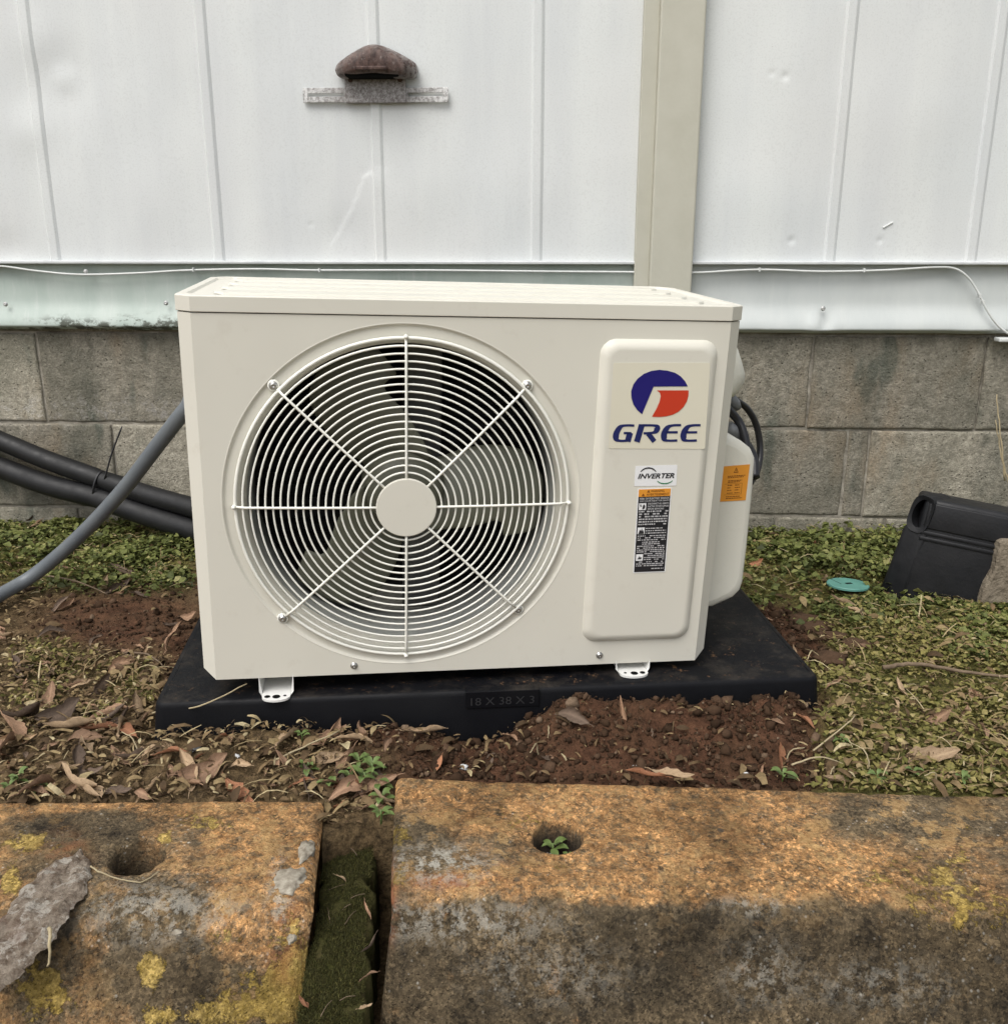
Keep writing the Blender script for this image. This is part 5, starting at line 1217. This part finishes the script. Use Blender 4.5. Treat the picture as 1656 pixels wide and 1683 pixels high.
# ------------------------------------------------------------------ dry leaves, one by one
def leaf_mesh(seed, w, curl, fold, twist, tipbend):
    r = np.random.default_rng(seed); nu, nv = 13, 7; V = []; vein = []
    for i in range(nu):
        t = i/(nu-1); ww = w*.5*(math.sin(math.pi*min(1., .03+t*.96))**.75)*(1-.25*t)*(1+.12*r.normal()*(0 < i < nu-1))
        for j in range(nv):
            s = -1+2*j/(nv-1); a = fold*abs(s)+curl*s; yl = ww*s*math.cos(a*.9); z = ww*abs(s)*math.sin(a*.9)*(1 if fold else 1)
            z += .10*tipbend*(t-.35)**2*4 + .035*math.sin(9*t+seed)*abs(s); tw = twist*(t-.4)
            V.append((t-.5, yl*math.cos(tw)-z*math.sin(tw), yl*math.sin(tw)+z*math.cos(tw))); vein.append(1. if j == nv//2 else (.35 if (i+j) % 2 else 0.))
    V = np.array(V); V[:, 2] -= V[:, 2].min(); Fq = grid_faces(nu, nv).tolist(); n = len(V)
    stem = [(-.5, 0, float(V[3, 2])), (-.58, .01, float(V[3, 2])+.02), (-.68, .03, float(V[3, 2])+.01)]
    b = MB(); b.add(V, Fq); b.tube(stem, [.012, .010, .008], 5); me = bpy.data.meshes.new('dry_leaf'); me.from_pydata(b.v, [], b.f)
    a = me.attributes.new('vein', 'FLOAT', 'POINT'); a.data.foreach_set('value', np.array(vein+[.6]*(len(b.v)-n), np.float32)); me.shade_smooth(); me.update(); return me
LM = {}
spec = [(.42, .1, .5, .3, 1.), (.50, .5, .9, -.4, 1.6), (.36, .0, .7, .8, -.8), (.55, .9, .3, .2, 2.), (.30, .2, 1.1, -.9, .6), (.46, -.6, .6, .5, -1.2)]
for mname in ('leaf_brown', 'leaf_tan', 'leaf_dark', 'leaf_red'):
    for i, sp_ in enumerate(spec):
        me = leaf_mesh(500+i, *sp_); me.materials.append(M[mname]); LM[(mname, i)] = me
def put_leaf(p, L, kind, i, rz, tilt, taz, label, group=None, lift=.004):
    o = bpy.data.objects.new('dry_leaf', LM[(kind, i)]); COL.objects.link(o)
    R = rotm(np.array([rz]), np.array([tilt]), np.array([taz]))[0]; o.matrix_world = Matrix.Translation((p[0], p[1], p[2]+lift)) @ Matrix(R.tolist()).to_4x4() @ Matrix.Diagonal((L, L, L, 1))
    return tag(o, label, 'leaf', group)
def gpt(px, py):
    p = onz(px, py, 0.)
    for _ in range(6): p = onz(px, py, float(ground_h(p[0], p[1])))
    return p
def pxsize(p, d): return d*np.linalg.norm(p-CAM)/F_PX
# leaves one can point to
named = [(515, 1168, 62, 'leaf_brown', 0, 1.45, 1.25, 4.7, 'brown dry leaf standing upright against the front of the black pad'),
         (1525, 1252, 84, 'leaf_tan', 0, .10, .35, 4.5, 'large curled tan leaf lying on the yellow green moss'),
         (1023, 1195, 62, 'leaf_brown', 4, 1.55, 1.2, 4.6, 'narrow brown leaf standing upright in the loose soil'),
         (312, 1278, 72, 'leaf_tan', 1, 1.9, .5, 4.4, 'broad pale brown leaf propped up behind the stop with the empty hole'),
         (82, 1158, 58, 'leaf_brown', 0, 1.7, .5, 4.5, 'oval brown leaf lying on the mossy litter left of the pad'.replace('left of', 'beside')),
         (292, 1065, 55, 'leaf_brown', 2, 1.1, .9, 3.6, 'curled leaf leaning on the rear side edge of the pad'),
         (868, 1184, 84, 'leaf_brown', 3, 3.0, .2, 1.6, 'long rolled brown leaf bridging the hollow under the pad'),
         (700, 1210, 72, 'leaf_tan', 4, .25, .2, 1.2, 'flat straw coloured leaf on the soil edge below the size plate'),
         (940, 1190, 60, 'leaf_dark', 5, 2.6, .4, 4.6, 'crumpled dark leaf against the pad beside the long rolled leaf'),
         (160, 1205, 78, 'leaf_red', 4, -.15, .2, 1.5, 'slender russet leaf lying along the litter by the pad corner'),
         (470, 1195, 66, 'leaf_brown', 1, 2.6, .5, 4.6, 'broad cupped brown leaf under the bolted foot at the pad front')]
for px, py, d, kind, i, rz, ti, az, lb in named:
    p = gpt(px, py); put_leaf(p, pxsize(p, d), kind, i, rz, ti, az, lb, None, .006 if ti < .8 else pxsize(p, d)*.35)
pp = onz(1105, 1278, ZS+.004); put_leaf(pp, pxsize(pp, 66), 'leaf_tan', 0, -.3, .12, 1., 'pale pointed leaf lying on the rim of the stop with the planted hole', None, .002)
pp = onz(1060, 1276, ZS+.004); put_leaf(pp, pxsize(pp, 62), 'leaf_red', 4, 3.0, .12, 1., 'russet leaf lying on the rim of the stop with the planted hole', None, .002)
for k, (px, py, d, kk) in enumerate([(545, 1358, 24, 'leaf_red'), (498, 1655, 30, 'leaf_red'), (606, 1610, 30, 'leaf_brown'), (612, 1560, 34, 'leaf_dark'), (604, 1500, 30, 'leaf_brown'), (560, 1450, 22, 'leaf_tan'), (600, 1660, 26, 'leaf_tan')]):
    p = onz(px, py, mz+.010); put_leaf(p, pxsize(p, d), kk, k % 6, 1.2+k, .5, k*1.3, f'small {dict(leaf_brown="brown", leaf_red="russet", leaf_dark="blackish", leaf_tan="tan")[kk]} leaf caught in the gap beside the mossy timber', 'leaves caught by the timber '+kk[5:], .002)
rd = random.Random(21)
areas = [((0, 640, 1180, 1314), 84, 'litter before the pad', [('leaf_brown', .45), ('leaf_tan', .2), ('leaf_dark', .22), ('leaf_red', .13)], (28, 76), 'behind the parking stops'),
         ((0, 250, 1050, 1180), 34, 'litter beside the pad', [('leaf_brown', .45), ('leaf_tan', .25), ('leaf_dark', .3)], (20, 50), 'on the mossy ground beside the pad'),
         ((0, 320, 960, 1050), 11, 'leaves on the red soil', [('leaf_brown', .5), ('leaf_dark', .35), ('leaf_tan', .15)], (20, 46), 'by the grey conduit and red soil'),
         ((30, 310, 860, 950), 12, 'leaves in the clover by the pipes', [('leaf_brown', .4), ('leaf_tan', .3), ('leaf_dark', .3)], (22, 44), 'in the clover below the black pipes'),
         ((1240, 1656, 900, 1120), 22, 'leaves in the clover by the can', [('leaf_brown', .3), ('leaf_tan', .4), ('leaf_red', .3)], (20, 42), 'in the clover around the teal lid'),
         ((1340, 1656, 1110, 1296), 14, 'leaves on the yellow moss', [('leaf_brown', .5), ('leaf_tan', .5)], (18, 40), 'on the yellow green moss'),
         ((530, 636, 1285, 1340), 14, 'leaves in the gap', [('leaf_brown', .5), ('leaf_red', .3), ('leaf_tan', .2)], (24, 46), 'at the head of the gap between the stops'),
         ((650, 1330, 1185, 1275), 18, 'leaves in the loose soil', [('leaf_brown', .6), ('leaf_dark', .3), ('leaf_red', .1)], (18, 44), 'in the loose soil before the pad')]
cname = {'leaf_brown': 'brown', 'leaf_tan': 'tan', 'leaf_dark': 'blackish', 'leaf_red': 'russet'}
def on_pad(p):
    u, v = pad_local(p[0], p[1]); return -.03 < u < .99 and -.02 < v < .49
for (xa, xb, ya, yb), cnt, grp, kinds, sz, where in areas:
    k = 0
    while k < cnt:
        px, py = rd.uniform(xa, xb), rd.uniform(ya, yb); p = gpt(px, py)
        if on_pad(p): k += 0.2; continue
        t = rd.random(); kind = kinds[-1][0]
        for kk, w_ in kinds:
            if t < w_: kind = kk; break
            t -= w_
        put_leaf(p, pxsize(p, rd.uniform(*sz)), kind, rd.randrange(6), rd.uniform(0, 6.28), min(1.2, rd.gammavariate(2, .16)), rd.uniform(0, 6.28), f'small curled {cname[kind]} dry leaf {where}', grp+' '+cname[kind]); k += 1

# ------------------------------------------------------------------ seedlings, stems, twigs, scraps
def seedling(px, py, size, nl, label, z=None, group=None, seed=0):
    p = gpt(px, py) if z is None else np.array([px, py, z]); r = random.Random(seed); root = empty('seedling', tuple(p)); tag(root, label, 'plant', group)
    b = MB(); h = size*.55; b.tube([(0, 0, -.004), (size*.03, 0, h*.5), (0, size*.03, h)], size*.045, 6); b.build('stem', M['green_leaf'], root, True)
    for k in range(nl):
        a = k*2.4+r.uniform(-.3, .3); L = size*r.uniform(.5, .85); el = r.uniform(.1, .8); base = h*(.45+.55*k/max(1, nl-1)); V = []; n = 5
        for i in range(n+1):
            t = i/n; w = L*.42*math.sin(math.pi*min(1, .08+t*.9))**.8; d = L*(.12+.88*t); zz_ = base+d*math.sin(el)-.35*d*t*t
            for s in (-1, 0, 1): V.append((math.cos(a)*d*math.cos(el)-math.sin(a)*w*s*.5, math.sin(a)*d*math.cos(el)+math.cos(a)*w*s*.5, zz_+abs(s)*w*.16))
        b = MB(); b.add(V, [(3*i+j, 3*i+3+j, 3*i+4+j, 3*i+1+j) for i in range(n) for j in (0, 1)]); b.build('leaf', M['green_leaf'], root, True)
    return root
seedling(hole_r_p[0]-.006, hole_r_p[1]+.008, .030, 6, 'small green plant growing in the pin hole of the stop', ZS-.034, None, 1)
seedling(hole_r_p[0]+.012, hole_r_p[1]-.004, .016, 4, 'tiny sprout in the wet pin hole beside the larger plant', ZS-.034, None, 2)
seedling(330, 1192, .034, 8, 'leafy green weed against the pad front beside the bolted foot', None, None, 3)
seedling(360, 1205, .028, 7, 'small leafy weed beside the larger weed at the pad front', None, None, 4)
seedling(496, 1217, .020, 5, 'bright green four leaved seedling in the soil at the pad front', None, None, 5)
for i, (px, py, s) in enumerate([(612, 1275, .034), (600, 1292, .036), (628, 1325, .030), (626, 1350, .028), (505, 1275, .030), (540, 1300, .028), (575, 1290, .03), (590, 1262, .028), (622, 1300, .03)]):
    seedling(px, py, s, 6, 'green weed sprouting in the gap behind the mossy timber', None, 'weeds by the gap between the stops', 10+i)
for i, (px, py, s) in enumerate([(30, 1290, .026), (70, 1300, .022), (15, 1305, .024)]): seedling(px, py, s, 6, 'green weed sprouting behind the stop with the empty hole', None, 'weeds behind the bark covered stop', 30+i)
for i, (px, py, s) in enumerate([(1285, 1285, .026), (1380, 1225, .020), (1500, 1280, .024), (1440, 1285, .022), (1580, 1290, .022)]): seedling(px, py, s, 6, 'green weed sprouting in the moss behind the planted stop', None, 'weeds behind the planted stop', 40+i)
def twig(pts, r, label, mat='twig', group=None, cat='twig', name='twig'):
    c = crom(pts, 6); o_ = np.array(c[0]); m_ = len(c); c = [p+np.array([random.uniform(-.6, .6)*r, random.uniform(-.6, .6)*r, 0]) for p in c]
    b = MB(); b.tube([p-o_ for p in c], [r*(1-.5*i/m_) for i in range(m_)], 6); o = b.build(name, M[mat], None, True); o.location = tuple(o_); return tag(o, label, cat, group)
def gl(px, py, dz): p = gpt(px, py); return p+np.array([0, 0, dz])
twig([gl(195, 1212, .012), gl(260, 1190, .02), pad_loc(330, 1160, -.02)@PADR.T+PADO, pad_loc(406, 1128, .01)@PADR.T+PADO+np.array([0, 0, .004])], .0017, 'thin straight twig leaning from the litter onto the pad corner', 'stem')
twig([gl(455, 1262, .012), gl(500, 1245, .016), gl(555, 1222, .018), gl(606, 1190, .018)], .0016, 'pale thin twig lying on soil beside the bright seedling', 'stem')
twig([gl(1450, 1112, .016), gl(1500, 1108, .018), gl(1580, 1118, .016), gl(1670, 1132, .018)], .0042, 'dark curved stick lying in the yellow green moss', 'leaf_dark' if False else 'twig')
twig([gl(70, 960, .02), gl(130, 978, .03), gl(180, 985, .01)], .0022, 'bent brown twig on red soil beside the grey conduit')
twig([gl(205, 1078, .006), gl(245, 1088, .014), gl(275, 1105, .004)], .0020, 'curved dark rootlet crossing the red soil beside the pad')
twig([gl(1335, 1245, .01), gl(1395, 1215, .03), gl(1400, 1195, .02)], .0013, 'pale forked stem in the moss near the large tan leaf', 'stem')
twig([gl(1300, 1268, .01), gl(1345, 1262, .016), gl(1390, 1266, .008)], .0015, 'pale dry stem lying behind the rim of the planted stop', 'stem')
twig([onz(148, 1424, ZL+.02), onz(170, 1436, ZL+.014), onz(205, 1447, ZL+.006), onz(235, 1449, ZL+.004), onz(262, 1432, ZL+.003)], .0010, 'thin wiry grass stem reaching from the bark across the empty pin hole', 'stem')
twig([onz(82, 1525, ZL+.012), onz(81, 1555, ZL+.006), onz(80, 1588, ZL-.010)], .0022, 'short pale straw piece lying below the bark on the stop', 'stem')
for k, (a_, b_, c_) in enumerate([((1652, 790), (1644, 715), (1637, 648)), ((1660, 800), (1646, 750), (1636, 690))]):
    y_ = 2.06; twig([ony(*a_, y_), ony(*b_, y_), ony(*c_, y_+.02)], .0022, 'dry straw stem standing before the block wall above the stone slab', 'stem', 'straw stems by the stone slab')
for k, (a_, b_, c_) in enumerate([((1468, 945), (1480, 922), (1490, 905)), ((1466, 950), (1462, 925), (1463, 915)), ((1500, 960), (1475, 950), (1468, 958))]):
    y_ = gpt(*a_)[1]; twig([gl(*a_, .0), ony(*b_, y_-.01), ony(*c_, y_-.005)], .0013, 'grey grass stalk curving up before the plastic can', 'stem', 'grass stalks by the can')
rg_ = random.Random(9)
for k in range(14):
    t = rg_.random(); yy_ = y0_+(ye-.02-y0_)*t; xa_ = Lx+(Lx2-Lx)*t; xb_ = Rx+(Rx2-Rx)*t; p = np.array([rg_.uniform(xa_+.01, xb_-.01), yy_, mz+.008]); a_ = rg_.uniform(0, 3.14); L = rg_.uniform(.004, .014); d_ = np.array([math.cos(a_)*L, math.sin(a_)*L, rg_.uniform(0, .004)])
    twig([p-d_, p+np.array([0, 0, .002]), p+d_], .0005, 'fine straw bit lying on the mossy timber', 'twig', 'straw on the timber', 'straw', 'straw')
for k, (px, py) in enumerate([(610, 1210), (885, 1245), (900, 1230), (1290, 1255), (1370, 1280), (400, 1130), (1430, 1270), (1540, 1290), (230, 1250), (1245, 1160)]):
    p = gpt(px, py); t = rg_.uniform(0, 6.28); L = rg_.uniform(.02, .04)
    twig([p, p+np.array([math.cos(t)*L*.3, math.sin(t)*L*.3, L*.7]), p+np.array([math.cos(t)*L, math.sin(t)*L, L*.75])], .0012, 'short pale grass blade poking out of the soil around the pad', 'stem', 'loose grass blades', 'grass', 'grass_blade')
for k, (px, py, r) in enumerate([(320, 1232, .008), (388, 1247, .006), (567, 1192, .005), (762, 1264, .006), (1047, 1266, .007), (1225, 1277, .006), (280, 1198, .007)]):
    p = gpt(px, py); o = blob('pale_scrap', p+np.array([0, 0, .003]), (r, r*.8, r*.6), 'litter_bit', None, p, 700+k); o.location = tuple(p); tag(o, 'small whitish scrap lying in the soil and litter', 'scrap', 'whitish scraps in the litter')
for k, (px, py) in enumerate([(-.012, -.002), (.002, -.006)]):
    p = np.array([hole_r_p[0]+px, hole_r_p[1]+py, ZS-.028]); o = blob('wet_flake', p, (.006, .006, .003), 'litter_bit', None, p, 720+k); o.location = tuple(p); tag(o, 'whitish flake at the bottom of the planted pin hole', 'scrap', 'flakes in the pin hole')
for k, (px, py, r) in enumerate([(1340, 1035, (.035, .022, .010)), (1370, 1050, (.030, .018, .008)), (1405, 1062, (.028, .016, .008)), (1360, 1085, (.032, .022, .010)), (1320, 1020, (.03, .02, .008))]):
    p = gpt(px, py); o = blob('soil_clod', p+np.array([0, 0, .004]), r, 'clod', None, p, 740+k); o.location = tuple(p); o.data.attributes.new('tint', 'FLOAT', 'POINT').data.foreach_set('value', np.full(len(o.data.vertices), .72, np.float32)); tag(o, 'flat lump of red clay beside the pad edge facing the can', 'clod', 'clay lumps beside the pad')
